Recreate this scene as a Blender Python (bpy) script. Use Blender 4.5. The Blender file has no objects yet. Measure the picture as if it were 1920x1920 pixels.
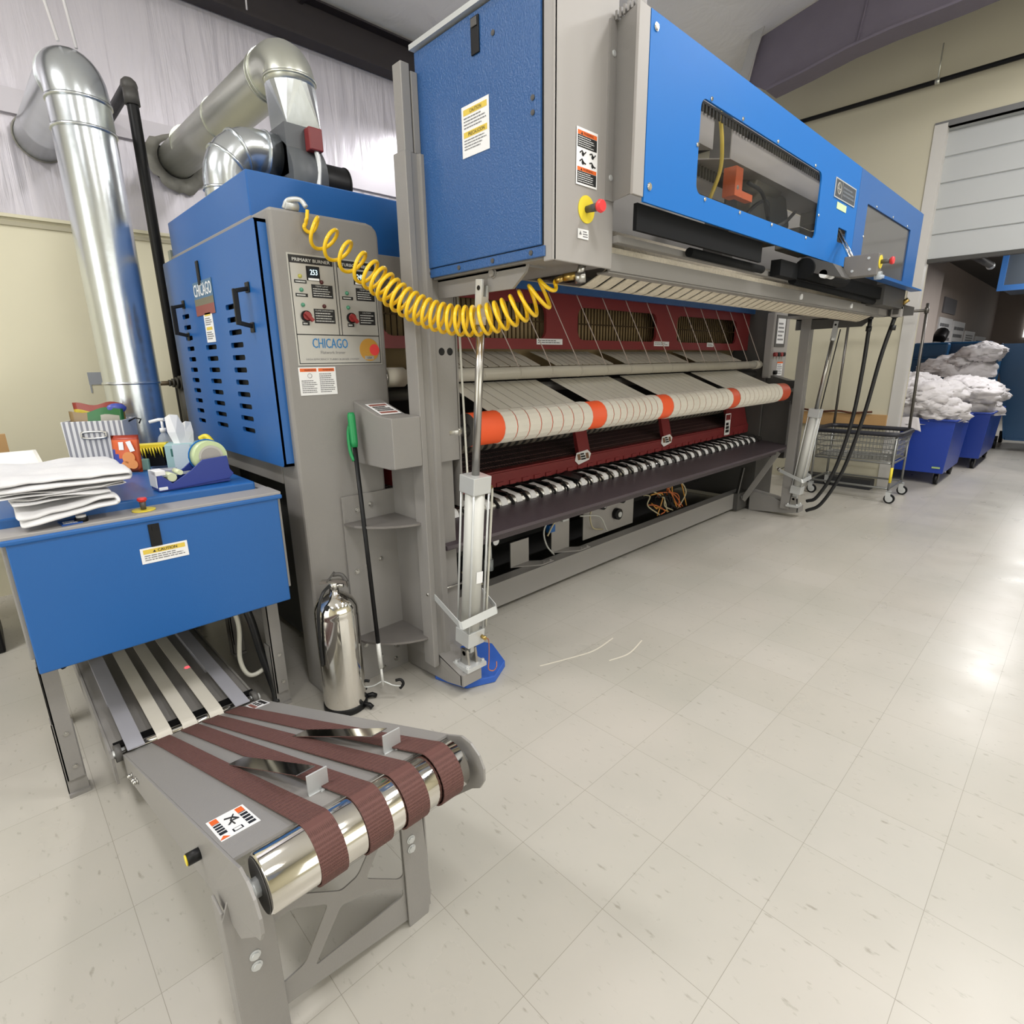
import bpy, bmesh, math, random
from mathutils import Vector, Matrix
random.seed(7)
R = math.radians
scn = bpy.context.scene
COL = scn.collection
# ------------------------------------------------------------------ camera
def make_camera():
    yaw, pitch, roll = 0.806334988, -0.26609261, -0.0150613615
    f = Vector((math.cos(pitch)*math.cos(yaw), math.cos(pitch)*math.sin(yaw), math.sin(pitch)))
    r = Vector((math.sin(yaw), -math.cos(yaw), 0)); u = r.cross(f)
    r2 = r*math.cos(roll) + u*math.sin(roll); u2 = -r*math.sin(roll) + u*math.cos(roll)
    cam = bpy.data.cameras.new('camera'); o = bpy.data.objects.new('camera', cam); COL.objects.link(o)
    m = Matrix.Identity(4)
    for i in range(3):
        m[i][0] = r2[i]; m[i][1] = u2[i]; m[i][2] = -f[i]
    m[0][3], m[1][3], m[2][3] = 0, 0, 1.5
    o.matrix_world = m
    cam.sensor_width = 36; cam.sensor_fit = 'HORIZONTAL'; cam.lens = 36*1034.507/1920
    cam.clip_start = .05; cam.clip_end = 100
    scn.camera = o
make_camera()
# ------------------------------------------------------------------ world, lights, exposure
w = bpy.data.worlds.new('world'); scn.world = w; w.use_nodes = True
w.node_tree.nodes['Background'].inputs[0].default_value = (.78, .84, .95, 1)
w.node_tree.nodes['Background'].inputs[1].default_value = .35
def area(name, loc, sx, sy, power, col=(1, .985, .97), rot=(0, 0, 0)):
    l = bpy.data.lights.new(name, 'AREA'); l.shape = 'RECTANGLE'; l.size = sx; l.size_y = sy
    l.energy = power; l.color = col
    o = bpy.data.objects.new(name, l); o.location = loc; o.rotation_euler = rot; COL.objects.link(o)
    return o
LP = 62
for i, (x, y, z, p) in enumerate([(.2, -.6, 4.7, 1.1), (2.9, -.6, 4.7, 1.5), (5.6, -.6, 4.7, 1.4), (-2.4, -.6, 4.7, .6), (-1.6, 2.9, 4.3, 1.5),
                             (.2, -2.9, 4.9, .6), (2.9, -2.9, 4.9, .7), (5.6, -2.9, 4.9, .8), (3.6, 4.15, 3.6, .34), (5.4, 4.15, 3.6, .30)]):  # last two are fill lamps added behind the ironer for extra brightness
    area('light_high_bay_and_fill', (x, y, z), .45, 1.2, LP*p)
for x in (9.6, 12.2, 15.0):
    area('light_back_room', (x, .4, 2.95), 1.2, .3, 70, (1, .98, .96))
area('light_added_fill', (1.5, -4.42, 1.9), 6.5, 2.6, 100, (.93, .97, 1), (R(90), 0, 0))  # added fill behind the camera, no window is built there
area('light_added_fill', (-3.9, 1.0, 1.9), 4.5, 2.2, 95, (.93, .97, 1), (0, R(-90), 0))  # second added fill, set along the left wall without a window
scn.view_settings.view_transform = 'Standard'; scn.view_settings.look = 'None'
scn.view_settings.gamma = 1; scn.view_settings.use_curve_mapping = False
scn.view_settings.exposure = -0.18
scn.cycles.use_denoising = True
scn.cycles.max_bounces = 8
# ------------------------------------------------------------------ materials
def lin(h):
    h = h.lstrip('#'); out = []
    for i in (0, 2, 4):
        c = int(h[i:i+2], 16)/255
        out.append(c/12.92 if c <= .04045 else ((c+.055)/1.055)**2.4)
    return tuple(out)+(1,)
MATS = {}
def mat(name, col, rough=.5, metal=0., noise=0., nscale=8., bump=0., bscale=60., spec=.5, emit=None, estr=0., coat=0., trans=0., alpha=1.):
    m = bpy.data.materials.new(name); m.use_nodes = True; nt = m.node_tree
    b = nt.nodes['Principled BSDF']
    c = lin(col) if isinstance(col, str) else col
    b.inputs['Base Color'].default_value = c
    b.inputs['Roughness'].default_value = rough; b.inputs['Metallic'].default_value = metal
    b.inputs['Specular IOR Level'].default_value = spec
    b.inputs['Coat Weight'].default_value = coat; b.inputs['Coat Roughness'].default_value = .15
    b.inputs['Transmission Weight'].default_value = trans
    b.inputs['Alpha'].default_value = alpha
    if emit: b.inputs['Emission Color'].default_value = lin(emit); b.inputs['Emission Strength'].default_value = estr
    tc = nt.nodes.new('ShaderNodeTexCoord')
    if noise:
        n = nt.nodes.new('ShaderNodeTexNoise'); n.inputs['Scale'].default_value = nscale; n.inputs['Detail'].default_value = 6
        nt.links.new(tc.outputs['Object'], n.inputs['Vector'])
        mp = nt.nodes.new('ShaderNodeMapRange'); mp.inputs[3].default_value = 1-noise; mp.inputs[4].default_value = 1+noise
        nt.links.new(n.outputs['Fac'], mp.inputs[0])
        mx = nt.nodes.new('ShaderNodeMix'); mx.data_type = 'RGBA'; mx.blend_type = 'MULTIPLY'; mx.inputs[0].default_value = 1
        mx.inputs[6].default_value = c; nt.links.new(mp.outputs[0], mx.inputs[7]); nt.links.new(mx.outputs[2], b.inputs['Base Color'])
    if bump:
        n = nt.nodes.new('ShaderNodeTexNoise'); n.inputs['Scale'].default_value = bscale; n.inputs['Detail'].default_value = 4
        nt.links.new(tc.outputs['Object'], n.inputs['Vector'])
        bp = nt.nodes.new('ShaderNodeBump'); bp.inputs['Strength'].default_value = bump; bp.inputs['Distance'].default_value = .01
        nt.links.new(n.outputs['Fac'], bp.inputs['Height']); nt.links.new(bp.outputs[0], b.inputs['Normal'])
    MATS[name] = m
    return m
G = mat('grey_paint', '#898683', .42, 0, .03, 5, .08, 220)
GD = mat('dark_grey_steel', '#4d4b49', .5, 0, .06, 6)
GL = mat('light_grey_paint', '#9c9895', .45)
BLUE = mat('blue_paint', '#175a9f', .42, 0, .03, 4, .06, 300, coat=.08)
BLUED = mat('dark_blue_paint', '#27568f', .3, 0, .05, 6, .35, 160, coat=.3)
BLUEF = mat('front_blue_paint', '#1469b8', .5, 0, .02, 3, spec=.25)
RED = mat('red_paint', '#7c2a2c', .45, 0, .05, 5)
BLACK = mat('black_plastic', '#0d0d0f', .45, spec=.3)
DARK = mat('dark_interior', '#2a2a28', .7)
DARKB = mat('matt_black_shroud', '#101113', .8, spec=.2)
RUB = mat('black_rubber', '#17181a', .45)
CHROME = mat('polished_chrome', '#d9d6d0', .09, 1)
STEEL = mat('brushed_steel', '#b4b2ae', .28, 1, .05, 20)
ALU = mat('aluminium', '#c6c8c8', .36, .35)
GALV = mat('galvanised_duct', '#c9ced2', .24, .9, .14, 7, .12, 9)
GALV2 = mat('dull_galvanised_duct', '#c6c8bf', .34, .85, .08, 5)
WHITE = mat('white_label', '#e9e9ea', .5)
CREAMB = mat('cream_belt', '#d6d1c6', .75, 0, .06, 14)
CREAMP = mat('padded_cream_cloth', '#b9b3a6', .85, 0, .05, 20)
WEBB = mat('woven_tan_belt', '#cdc3b0', .8, 0, .22, 60, .4, 120)
ORANGE = mat('orange_rubber', '#ec5a2a', .5)
OLAB = mat('orange_label', '#e0641f', .5)
YEL = mat('yellow_plastic', '#e8d23a', .4)
YLAB = mat('yellow_label', '#dcc04e', .5)
HOSEY = mat('yellow_hose', '#f0c414', .3, 0, 0, coat=.3)
REDP = mat('red_plastic', '#e0393c', .35)
MAROON = mat('dark_red_knob', '#8c2a2a', .4)
GREEN = mat('green_plastic', '#1a8a4e', .4)
LGREEN = mat('green_lamp', '#4f8f74', .3)
LYEL = mat('yellow_lamp', '#b3ae56', .3)
LRED = mat('dark_red_lamp', '#4d1d1d', .3)
PANEL = mat('silver_panel', '#b3b1ab', .35, .25, .05, 12)
INK = mat('black_ink', '#1a1a1c', .5)
GINK = mat('grey_ink', '#77777a', .6)
BINK = mat('blue_ink', '#2d78b0', .5)
SCRN = mat('digital_display', '#0f1c28', .2)
GLOW = mat('display_digits', '#cfe6ee', .4, emit='#cfe6ee', estr=1.0)
def rib_mat():
    m = mat('brown_woven_strap', '#5f3d38', .75, 0, .1, 60); nt = m.node_tree; b = nt.nodes['Principled BSDF']
    tc = nt.nodes.new('ShaderNodeTexCoord'); wv = nt.nodes.new('ShaderNodeTexWave'); wv.bands_direction = 'Z'; wv.inputs['Scale'].default_value = 50
    w2 = nt.nodes.new('ShaderNodeTexWave'); w2.bands_direction = 'X'; w2.inputs['Scale'].default_value = 90
    ad = nt.nodes.new('ShaderNodeMath'); ad.operation = 'MULTIPLY'
    nt.links.new(tc.outputs['Object'], wv.inputs['Vector']); nt.links.new(tc.outputs['Object'], w2.inputs['Vector'])
    nt.links.new(wv.outputs['Fac'], ad.inputs[0]); nt.links.new(w2.outputs['Fac'], ad.inputs[1])
    bp = nt.nodes.new('ShaderNodeBump'); bp.inputs['Strength'].default_value = .8; bp.inputs['Distance'].default_value = .002
    nt.links.new(ad.outputs[0], bp.inputs['Height']); nt.links.new(bp.outputs[0], b.inputs['Normal']); return m
BROWN = rib_mat()
GOLD = mat('gold_sticker', '#c0903f', .4)
CORAL = mat('coral_sticker', '#ea4a4a', .4)
BRASS = mat('brass', '#b59a5c', .3, 1)
COPPER = mat('copper_wire', '#b5745a', .4, .6)
FOAM = mat('blue_foam', '#2f5cb4', .7, 0, .03, 30)
PURPLE = mat('dark_feed_shelf', '#463d42', .42, 0, .1, 12, .15, 140)
PADR = mat('ironing_roll_padding', '#a58f68', .7, 0, .12, 25)
MESHM = mat('guard_mesh_dark', '#6e5150', .6)
WOOD = mat('tan_wood', '#b08b5c', .55, 0, .1, 6)
LINEN = mat('white_linen', '#d4d3d4', .85, 0, .02, 20, .25, 35)
LINEN2 = mat('grey_white_linen', '#d2ced0', .85, 0, .08, 6, .9, 16)
BIN = mat('royal_blue_bin', '#1b3b9a', .35, 0, .03, 5)
TEAL = mat('teal_blue_cart', '#174a73', .4, 0, .06, 4)
PURP = mat('purple_grey_steel', '#6a6370', .6, 0, .08, 6, .2, 30)
EAVE = mat('dark_eave_steel', '#2c2629', .6, 0, .05, 6)
SHELFM = mat('grey_shelf_plate', '#777370', .4, .2, .08, 18)
TINT = mat('tinted_window', '#2e2c28', .05, 0, spec=.5, alpha=.14)
CLEAR = mat('clear_plastic', '#dfe6ea', .1, 0, alpha=.35)
ORGD = mat('orange_actuator', '#e06a38', .45)

def floor_mat():
    m = bpy.data.materials.new('vinyl_tile_floor'); m.use_nodes = True; nt = m.node_tree; b = nt.nodes['Principled BSDF']
    L = nt.links.new
    tc = nt.nodes.new('ShaderNodeTexCoord')
    mp = nt.nodes.new('ShaderNodeMapping'); mp.inputs['Location'].default_value = (-.059, -.074, 0)
    L(tc.outputs['Object'], mp.inputs[0])
    br = nt.nodes.new('ShaderNodeTexBrick'); br.offset = 0; br.inputs['Scale'].default_value = 1
    br.inputs['Brick Width'].default_value = .3175; br.inputs['Row Height'].default_value = .3175
    br.inputs['Mortar Size'].default_value = .0009; br.inputs['Mortar Smooth'].default_value = .4; br.inputs['Bias'].default_value = 0
    br.inputs['Color1'].default_value = lin('#bbb7b1'); br.inputs['Color2'].default_value = lin('#b7b3ac'); br.inputs['Mortar'].default_value = lin('#948f86')
    L(mp.outputs[0], br.inputs['Vector'])
    n1 = nt.nodes.new('ShaderNodeTexNoise'); n1.inputs['Scale'].default_value = 1.3; n1.inputs['Detail'].default_value = 8
    L(tc.outputs['Object'], n1.inputs['Vector'])
    r1 = nt.nodes.new('ShaderNodeValToRGB'); r1.color_ramp.elements[0].position = .3; r1.color_ramp.elements[0].color = (.86, .87, .84, 1)
    r1.color_ramp.elements[1].position = .7; r1.color_ramp.elements[1].color = (1.0, .985, .96, 1)
    L(n1.outputs['Fac'], r1.inputs[0])
    mx = nt.nodes.new('ShaderNodeMix'); mx.data_type = 'RGBA'; mx.blend_type = 'MULTIPLY'; mx.inputs[0].default_value = 1
    L(br.outputs['Color'], mx.inputs[6]); L(r1.outputs[0], mx.inputs[7])
    n2 = nt.nodes.new('ShaderNodeTexNoise'); n2.inputs['Scale'].default_value = 55; n2.inputs['Detail'].default_value = 3
    mp2 = nt.nodes.new('ShaderNodeMapping'); mp2.inputs['Scale'].default_value = (1, .38, 1); mp2.inputs['Rotation'].default_value = (0, 0, .6)
    L(tc.outputs['Object'], mp2.inputs[0]); L(mp2.outputs[0], n2.inputs['Vector'])
    r2 = nt.nodes.new('ShaderNodeValToRGB'); r2.color_ramp.elements[0].position = .24; r2.color_ramp.elements[0].color = (.62, .6, .56, 1)
    r2.color_ramp.elements[1].position = .36; r2.color_ramp.elements[1].color = (1, 1, 1, 1)
    L(n2.outputs['Fac'], r2.inputs[0])
    mx2 = nt.nodes.new('ShaderNodeMix'); mx2.data_type = 'RGBA'; mx2.blend_type = 'MULTIPLY'; mx2.inputs[0].default_value = .8
    L(mx.outputs[2], mx2.inputs[6]); L(r2.outputs[0], mx2.inputs[7]); L(mx2.outputs[2], b.inputs['Base Color'])
    n3 = nt.nodes.new('ShaderNodeTexNoise'); n3.inputs['Scale'].default_value = 4; n3.inputs['Detail'].default_value = 6
    L(tc.outputs['Object'], n3.inputs['Vector'])
    mr = nt.nodes.new('ShaderNodeMapRange'); mr.inputs[3].default_value = .2; mr.inputs[4].default_value = .42
    L(n3.outputs['Fac'], mr.inputs[0]); L(mr.outputs[0], b.inputs['Roughness'])
    bp = nt.nodes.new('ShaderNodeBump'); bp.inputs['Strength'].default_value = .05; bp.inputs['Distance'].default_value = .01
    L(n3.outputs['Fac'], bp.inputs['Height']); L(bp.outputs[0], b.inputs['Normal'])
    b.inputs['Specular IOR Level'].default_value = .5
    return m
def drape_mat(name, col, axis_scale=(9, 9, .7), rough=.3, bump=.5, metal=.35, c2=None):
    """shiny vinyl insulation facing hanging in vertical wrinkles"""
    m = bpy.data.materials.new(name); m.use_nodes = True; nt = m.node_tree; b = nt.nodes['Principled BSDF']; L = nt.links.new
    tc = nt.nodes.new('ShaderNodeTexCoord'); mp = nt.nodes.new('ShaderNodeMapping'); mp.inputs['Scale'].default_value = axis_scale
    L(tc.outputs['Object'], mp.inputs[0])
    n = nt.nodes.new('ShaderNodeTexNoise'); n.inputs['Scale'].default_value = 1.6; n.inputs['Detail'].default_value = 5; n.inputs['Distortion'].default_value = .6
    L(mp.outputs[0], n.inputs['Vector'])
    bp = nt.nodes.new('ShaderNodeBump'); bp.inputs['Strength'].default_value = bump; bp.inputs['Distance'].default_value = .05
    L(n.outputs['Fac'], bp.inputs['Height']); L(bp.outputs[0], b.inputs['Normal'])
    b.inputs['Base Color'].default_value = lin(col); b.inputs['Roughness'].default_value = rough; b.inputs['Metallic'].default_value = metal
    return m
def stripe_mat(name, c1, c2, scale, axis='X', rough=.8, thr=.5):
    m = bpy.data.materials.new(name); m.use_nodes = True; nt = m.node_tree; b = nt.nodes['Principled BSDF']; L = nt.links.new
    tc = nt.nodes.new('ShaderNodeTexCoord'); wv = nt.nodes.new('ShaderNodeTexWave'); wv.bands_direction = axis
    wv.inputs['Scale'].default_value = scale
    L(tc.outputs['Object'], wv.inputs['Vector'])
    r = nt.nodes.new('ShaderNodeValToRGB'); r.color_ramp.elements[0].position = thr-.04; r.color_ramp.elements[0].color = lin(c1)
    r.color_ramp.elements[1].position = thr+.04; r.color_ramp.elements[1].color = lin(c2)
    L(wv.outputs['Fac'], r.inputs[0]); L(r.outputs[0], b.inputs['Base Color']); b.inputs['Roughness'].default_value = rough
    return m
# ------------------------------------------------------------------ mesh builder
class MB:
    def __init__(s): s.v = []; s.f = []; s.m = []; s.s = []
    def add(s, vs, fs, m=0, sm=False):
        o = len(s.v); s.v += [tuple(v) for v in vs]
        for f in fs: s.f.append(tuple(i+o for i in f)); s.m.append(m); s.s.append(sm)
        return o
    def box(s, x0, x1, y0, y1, z0, z1, m=0):
        vs = [(x, y, z) for x in (x0, x1) for y in (y0, y1) for z in (z0, z1)]
        s.add(vs, [(0, 1, 3, 2), (4, 6, 7, 5), (0, 4, 5, 1), (2, 3, 7, 6), (0, 2, 6, 4), (1, 5, 7, 3)], m); return s
    def obox(s, F, u0, u1, v0, v1, w0, w1, m=0):
        n = len(s.v); s.box(u0, u1, v0, v1, w0, w1, m)
        for i in range(n, len(s.v)): s.v[i] = tuple(F @ Vector(s.v[i]))
        return s
    def bar(s, p0, p1, w, h, m=0, up=(0, 0, 1)):
        p0, p1 = Vector(p0), Vector(p1); d = (p1-p0); L = d.length; d.normalize(); u = Vector(up)
        a = d.cross(u)
        if a.length < 1e-4: a = d.cross(Vector((1, 0, 0)))
        a.normalize(); b = a.cross(d)
        F = Matrix((( *[d[0], a[0], b[0], p0[0]],), (*[d[1], a[1], b[1], p0[1]],), (*[d[2], a[2], b[2], p0[2]],), (0, 0, 0, 1)))
        return s.obox(F, 0, L, -w/2, w/2, -h/2, h/2, m)
    def prism(s, poly, axis, a, b, m=0, sm=False):
        """poly in the two other axes (in xyz order), extruded a..b along axis"""
        def P(p, t):
            return {'x': (t, p[0], p[1]), 'y': (p[0], t, p[1]), 'z': (p[0], p[1], t)}[axis]
        n = len(poly); vs = [P(p, a) for p in poly]+[P(p, b) for p in poly]
        fs = [tuple(range(n))[::-1], tuple(range(n, 2*n))]
        s.add(vs, fs, m)
        s.add(vs, [(i, (i+1) % n, n+(i+1) % n, n+i) for i in range(n)], m, sm); return s
    def cyl(s, p0, p1, r, r1=None, n=20, m=0, caps=True, cm=None):
        r1 = r if r1 is None else r1
        p0, p1 = Vector(p0), Vector(p1); d = (p1-p0).normalized()
        a = d.orthogonal().normalized(); b = d.cross(a)
        vs = []
        for p, q in ((p0, r), (p1, r1)):
            for i in range(n):
                t = 2*math.pi*i/n; vs.append(p+a*q*math.cos(t)+b*q*math.sin(t))
        s.add(vs, [(i, (i+1) % n, n+(i+1) % n, n+i) for i in range(n)], m, True)
        if caps:
            c = m if cm is None else cm
            s.add(vs, [tuple(range(n))[::-1], tuple(range(n, 2*n))], c)
        return s
    def tube(s, pts, r, n=10, m=0, caps=True, closed=False):
        pts = [Vector(p) for p in pts]; k = len(pts); rs = r if isinstance(r, (list, tuple)) else [r]*k
        prev = None; vs = []
        for i, p in enumerate(pts):
            if closed: d = pts[(i+1) % k]-pts[i-1]
            else: d = pts[min(i+1, k-1)]-pts[max(i-1, 0)]
            d.normalize()
            if prev is None: a = d.orthogonal().normalized()
            else:
                a = prev-d*prev.dot(d)
                a = a.normalized() if a.length > 1e-6 else d.orthogonal().normalized()
            prev = a; b = d.cross(a)
            for j in range(n):
                t = 2*math.pi*j/n; vs.append(p+a*rs[i]*math.cos(t)+b*rs[i]*math.sin(t))
        fs = []
        for i in range(k if closed else k-1):
            o = i*n; q = ((i+1) % k)*n
            for j in range(n): fs.append((o+j, o+(j+1) % n, q+(j+1) % n, q+j))
        s.add(vs, fs, m, True)
        if caps and not closed: s.add(vs, [tuple(range(n))[::-1], tuple(range((k-1)*n, k*n))], m)
        return s
    def ball(s, c, r, sx=1, sy=1, sz=1, m=0, n=14):
        vs = []; fs = []; h = n//2
        for i in range(h+1):
            t = math.pi*i/h
            for j in range(n):
                p = 2*math.pi*j/n
                vs.append((c[0]+r*sx*math.sin(t)*math.cos(p), c[1]+r*sy*math.sin(t)*math.sin(p), c[2]+r*sz*math.cos(t)))
        for i in range(h):
            for j in range(n): fs.append((i*n+j, (i+1)*n+j, (i+1)*n+(j+1) % n, i*n+(j+1) % n))
        s.add(vs, fs, m, True); return s
    def lathe(s, prof, c=(0, 0, 0), n=32, m=0, F=None):
        vs = []; fs = []; k = len(prof)
        for r_, z in prof:
            for j in range(n):
                t = 2*math.pi*j/n; v = Vector((r_*math.cos(t), r_*math.sin(t), z))
                v = (F @ v) if F else v+Vector(c); vs.append(v)
        for i in range(k-1):
            for j in range(n): fs.append((i*n+j, i*n+(j+1) % n, (i+1)*n+(j+1) % n, (i+1)*n+j))
        s.add(vs, fs, m, True)
        s.add(vs, [tuple(range(n))[::-1], tuple(range((k-1)*n, k*n))], m); return s
    def ribbon(s, path, width_dir, w, t, m=0, sm=True):
        """flat strap following path (3D points) with given width vector and thickness"""
        path = [Vector(p) for p in path]; wd = Vector(width_dir).normalized()*w/2; k = len(path); vs = []
        for i, p in enumerate(path):
            d = (path[min(i+1, k-1)]-path[max(i-1, 0)]).normalized(); nn = wd.cross(d).normalized()*t/2
            vs += [p-wd-nn, p+wd-nn, p+wd+nn, p-wd+nn]
        fs = []; fe = []
        for i in range(k-1):
            o = 4*i
            for j in range(4): fs.append((o+j, o+(j+1) % 4, o+4+(j+1) % 4, o+4+j))
        s.add(vs, fs, m, False); s.add(vs, [(3, 2, 1, 0), (4*k-4, 4*k-3, 4*k-2, 4*k-1)], m); return s
    def xf(s, F, start=0):
        for i in range(start, len(s.v)): s.v[i] = tuple(F @ Vector(s.v[i]))
        return s
    def part(s, name, mats, parent=None, bev=0, seg=2, sub=0, solid=0, auto=False):
        me = bpy.data.meshes.new(name); me.from_pydata(s.v, [], s.f); me.update()
        mats = mats if isinstance(mats, (list, tuple)) else [mats]
        for m in mats: me.materials.append(m)
        me.polygons.foreach_set('material_index', s.m); me.polygons.foreach_set('use_smooth', s.s)
        bm = bmesh.new(); bm.from_mesh(me); bmesh.ops.remove_doubles(bm, verts=bm.verts, dist=1e-6)
        if len(bm.faces) and solid == 0: bmesh.ops.recalc_face_normals(bm, faces=bm.faces)
        bm.to_mesh(me); bm.free()
        o = bpy.data.objects.new(name, me); COL.objects.link(o)
        if solid: md = o.modifiers.new('solid', 'SOLIDIFY'); md.thickness = solid; md.offset = 0
        if bev: md = o.modifiers.new('bevel', 'BEVEL'); md.width = bev; md.segments = seg; md.limit_method = 'ANGLE'; md.angle_limit = R(35)
        if sub: md = o.modifiers.new('sub', 'SUBSURF'); md.levels = sub; md.render_levels = sub
        if parent: attach(o, parent)
        return o
def attach(o, parent):
    bpy.context.view_layer.update()
    o.parent = parent
    o.matrix_parent_inverse = Matrix.Identity(4)
    p = parent; base = Vector((0, 0, 0))
    while p: base += p.location; p = p.parent
    o.location = o.location - base if o.type != 'MESH' else -base
def thing(name, label, cat, loc, group=None):
    o = bpy.data.objects.new(name, None); o.empty_display_size = .05; COL.objects.link(o); o.location = loc
    o['label'] = label; o['category'] = cat
    if group: o['group'] = group
    return o
def tag(o, label, cat, group=None, kind=None):
    if label: o['label'] = label
    if cat: o['category'] = cat
    if group: o['group'] = group
    if kind: o['kind'] = kind
    return o
def struct(o): o['kind'] = 'structure'; return o
def frame(o, U, V):
    U, V = Vector(U).normalized(), Vector(V).normalized(); W = U.cross(V)
    return Matrix(((U[0], V[0], W[0], o[0]), (U[1], V[1], W[1], o[1]), (U[2], V[2], W[2], o[2]), (0, 0, 0, 1)))
FX = lambda x, y, z: frame((x, y, z), (0, -1, 0), (0, 0, 1))   # faces -X, u runs to -Y
FY = lambda x, y, z: frame((x, y, z), (1, 0, 0), (0, 0, 1))    # faces -Y, u runs to +X
_tc = {}
def text_geo(s, ex=0.0):
    if s in _tc: return _tc[s]
    cu = bpy.data.curves.new('t', 'FONT'); cu.body = s; cu.size = 1; cu.resolution_u = 2
    o = bpy.data.objects.new('t', cu); COL.objects.link(o); dg = bpy.context.evaluated_depsgraph_get()
    me = bpy.data.meshes.new_from_object(o.evaluated_get(dg))
    vs = [tuple(v.co) for v in me.vertices]; fs = [tuple(p.vertices) for p in me.polygons]
    bpy.data.objects.remove(o); bpy.data.curves.remove(cu); bpy.data.meshes.remove(me)
    x0 = min(v[0] for v in vs); x1 = max(v[0] for v in vs); y0 = min(v[1] for v in vs); y1 = max(v[1] for v in vs)
    vs = [((v[0]-x0)/(x1-x0), (v[1]-y0)/(y1-y0)) for v in vs]
    _tc[s] = (vs, fs); return _tc[s]
def put_text(mb, F, s, u, v, w, h, wz=.0015, m=1, bold=0):
    vs, fs = text_geo(s)
    mb.add([F @ Vector((u+p[0]*w, v+p[1]*h, wz)) for p in vs], fs, m)
    if bold: mb.add([F @ Vector((u+bold+p[0]*w, v+p[1]*h, wz+.0002)) for p in vs], fs, m)
def rect(mb, F, u0, v0, u1, v1, m=1, wz=.001, t=.0004):
    mb.obox(F, u0, u1, v0, v1, wz-t, wz, m)
def lines(mb, F, u0, v0, u1, v1, n, m=1, wz=.0014, fill=.45, seed=1):
    """rows of small print"""
    rr = random.Random(seed); h = (v1-v0)/n
    for i in range(n):
        y = v1-(i+.5)*h; u = u0; end = u0+(u1-u0)*rr.uniform(.72, 1)
        while u < end:
            l = rr.uniform(.05, .16)*(u1-u0); rect(mb, F, u, y-h*fill/2, min(u+l, end), y+h*fill/2, m, wz); u += l+.02*(u1-u0)
def disc(mb, F, u, v, r, m=1, wz=.0012, t=.001, n=24):
    mb.cyl(F @ Vector((u, v, wz-t)), F @ Vector((u, v, wz)), r, n=n, m=m)
def tri(mb, F, u, v, s, m=1, wz=.0014):
    mb.add([F @ Vector(p) for p in ((u-s/2, v, wz), (u+s/2, v, wz), (u, v+s*.87, wz))], [(0, 1, 2)], m)
def sheet_geo(polys, t):
    cu = bpy.data.curves.new('c', 'CURVE'); cu.dimensions = '2D'; cu.fill_mode = 'BOTH'; cu.extrude = t/2
    for P in polys:
        sp = cu.splines.new('POLY'); sp.points.add(len(P)-1)
        for i, p in enumerate(P): sp.points[i].co = (p[0], p[1], 0, 1)
        sp.use_cyclic_u = True
    o = bpy.data.objects.new('c', cu); COL.objects.link(o); dg = bpy.context.evaluated_depsgraph_get()
    me = bpy.data.meshes.new_from_object(o.evaluated_get(dg))
    vs = [tuple(v.co) for v in me.vertices]; fs = [tuple(p.vertices) for p in me.polygons]
    bpy.data.objects.remove(o); bpy.data.curves.remove(cu); bpy.data.meshes.remove(me)
    return vs, fs
def sheet(mb, F, polys, t, m=0):
    """plate with holes in the frame's uv plane; its front is at w=0, its back at w=-t"""
    vs, fs = sheet_geo(polys, t); mb.add([F @ (Vector(v)-Vector((0, 0, t/2))) for v in vs], fs, m)
def rrect(u0, v0, u1, v1, r, n=6):
    P = []
    for cx, cy, a in ((u1-r, v1-r, 0), (u0+r, v1-r, 90), (u0+r, v0+r, 180), (u1-r, v0+r, 270)):
        for i in range(n+1):
            t = R(a+90*i/n); P.append((cx+r*math.cos(t), cy+r*math.sin(t)))
    return P
def bolt(mb, p, d, r=.012, h=.008, m=0):
    p = Vector(p); d = Vector(d).normalized(); mb.cyl(p, p+d*.003, r*1.35, n=12, m=m); mb.cyl(p, p+d*h, r, n=6, m=m)
def bez(pts, n=12):
    """Catmull-Rom through pts"""
    P = [Vector(p) for p in pts]; P = [P[0]*2-P[1]]+P+[P[-1]*2-P[-2]]; out = []
    for i in range(1, len(P)-2):
        a, b, c, d = P[i-1:i+3]
        for k in range(n):
            t = k/n; out.append(.5*((2*b)+(c-a)*t+(2*a-5*b+4*c-d)*t*t+(-a+3*b-3*c+d)*t**3))
    out.append(P[-2]); return out
# ================================================================== ROOM
FLOOR = floor_mat()
WALLC = mat('cream_wall_paint', '#e0dac0', .5, 0, .04, 2)
WALLK = mat('khaki_wall_paint', '#bfb9a4', .6, 0, .05, 1.5)
INSUL = drape_mat('white_vinyl_insulation', '#cfcbd4', (5, 5, .5), .34, .38, .3)
CEILM = drape_mat('ceiling_insulation', '#e2e0e0', (2, 2, 2), .5, .3, .1)
DOORM = mat('grey_rollup_door', '#b2b4b5', .4, 0, .03, 3)
PINKW = mat('pinkish_back_wall', '#b8aba2', .7, 0, .06, 2)
YB, XW = 4.95, 7.5
m = MB(); m.box(-4, 24, -4.5, 6, -.1, 0); struct(m.part('floor', FLOOR))
m = MB(); m.box(-4, XW+.2, YB+.02, YB+.2, 2.42, 4.5); struct(m.part('wall_back', INSUL))
m = MB(); m.box(-4, XW+.2, YB, YB+.2, 0, 2.42); struct(m.part('wall_back_lower', WALLC))
m = MB(); m.box(-4, XW, YB-.012, YB+.01, 2.375, 2.40); m.box(-4, XW, YB-.03, YB+.01, 2.42, 2.44, 1); struct(m.part('trim_1', [mat('shadow_line_trim', '#b5af98', .6), WALLC]))
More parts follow.
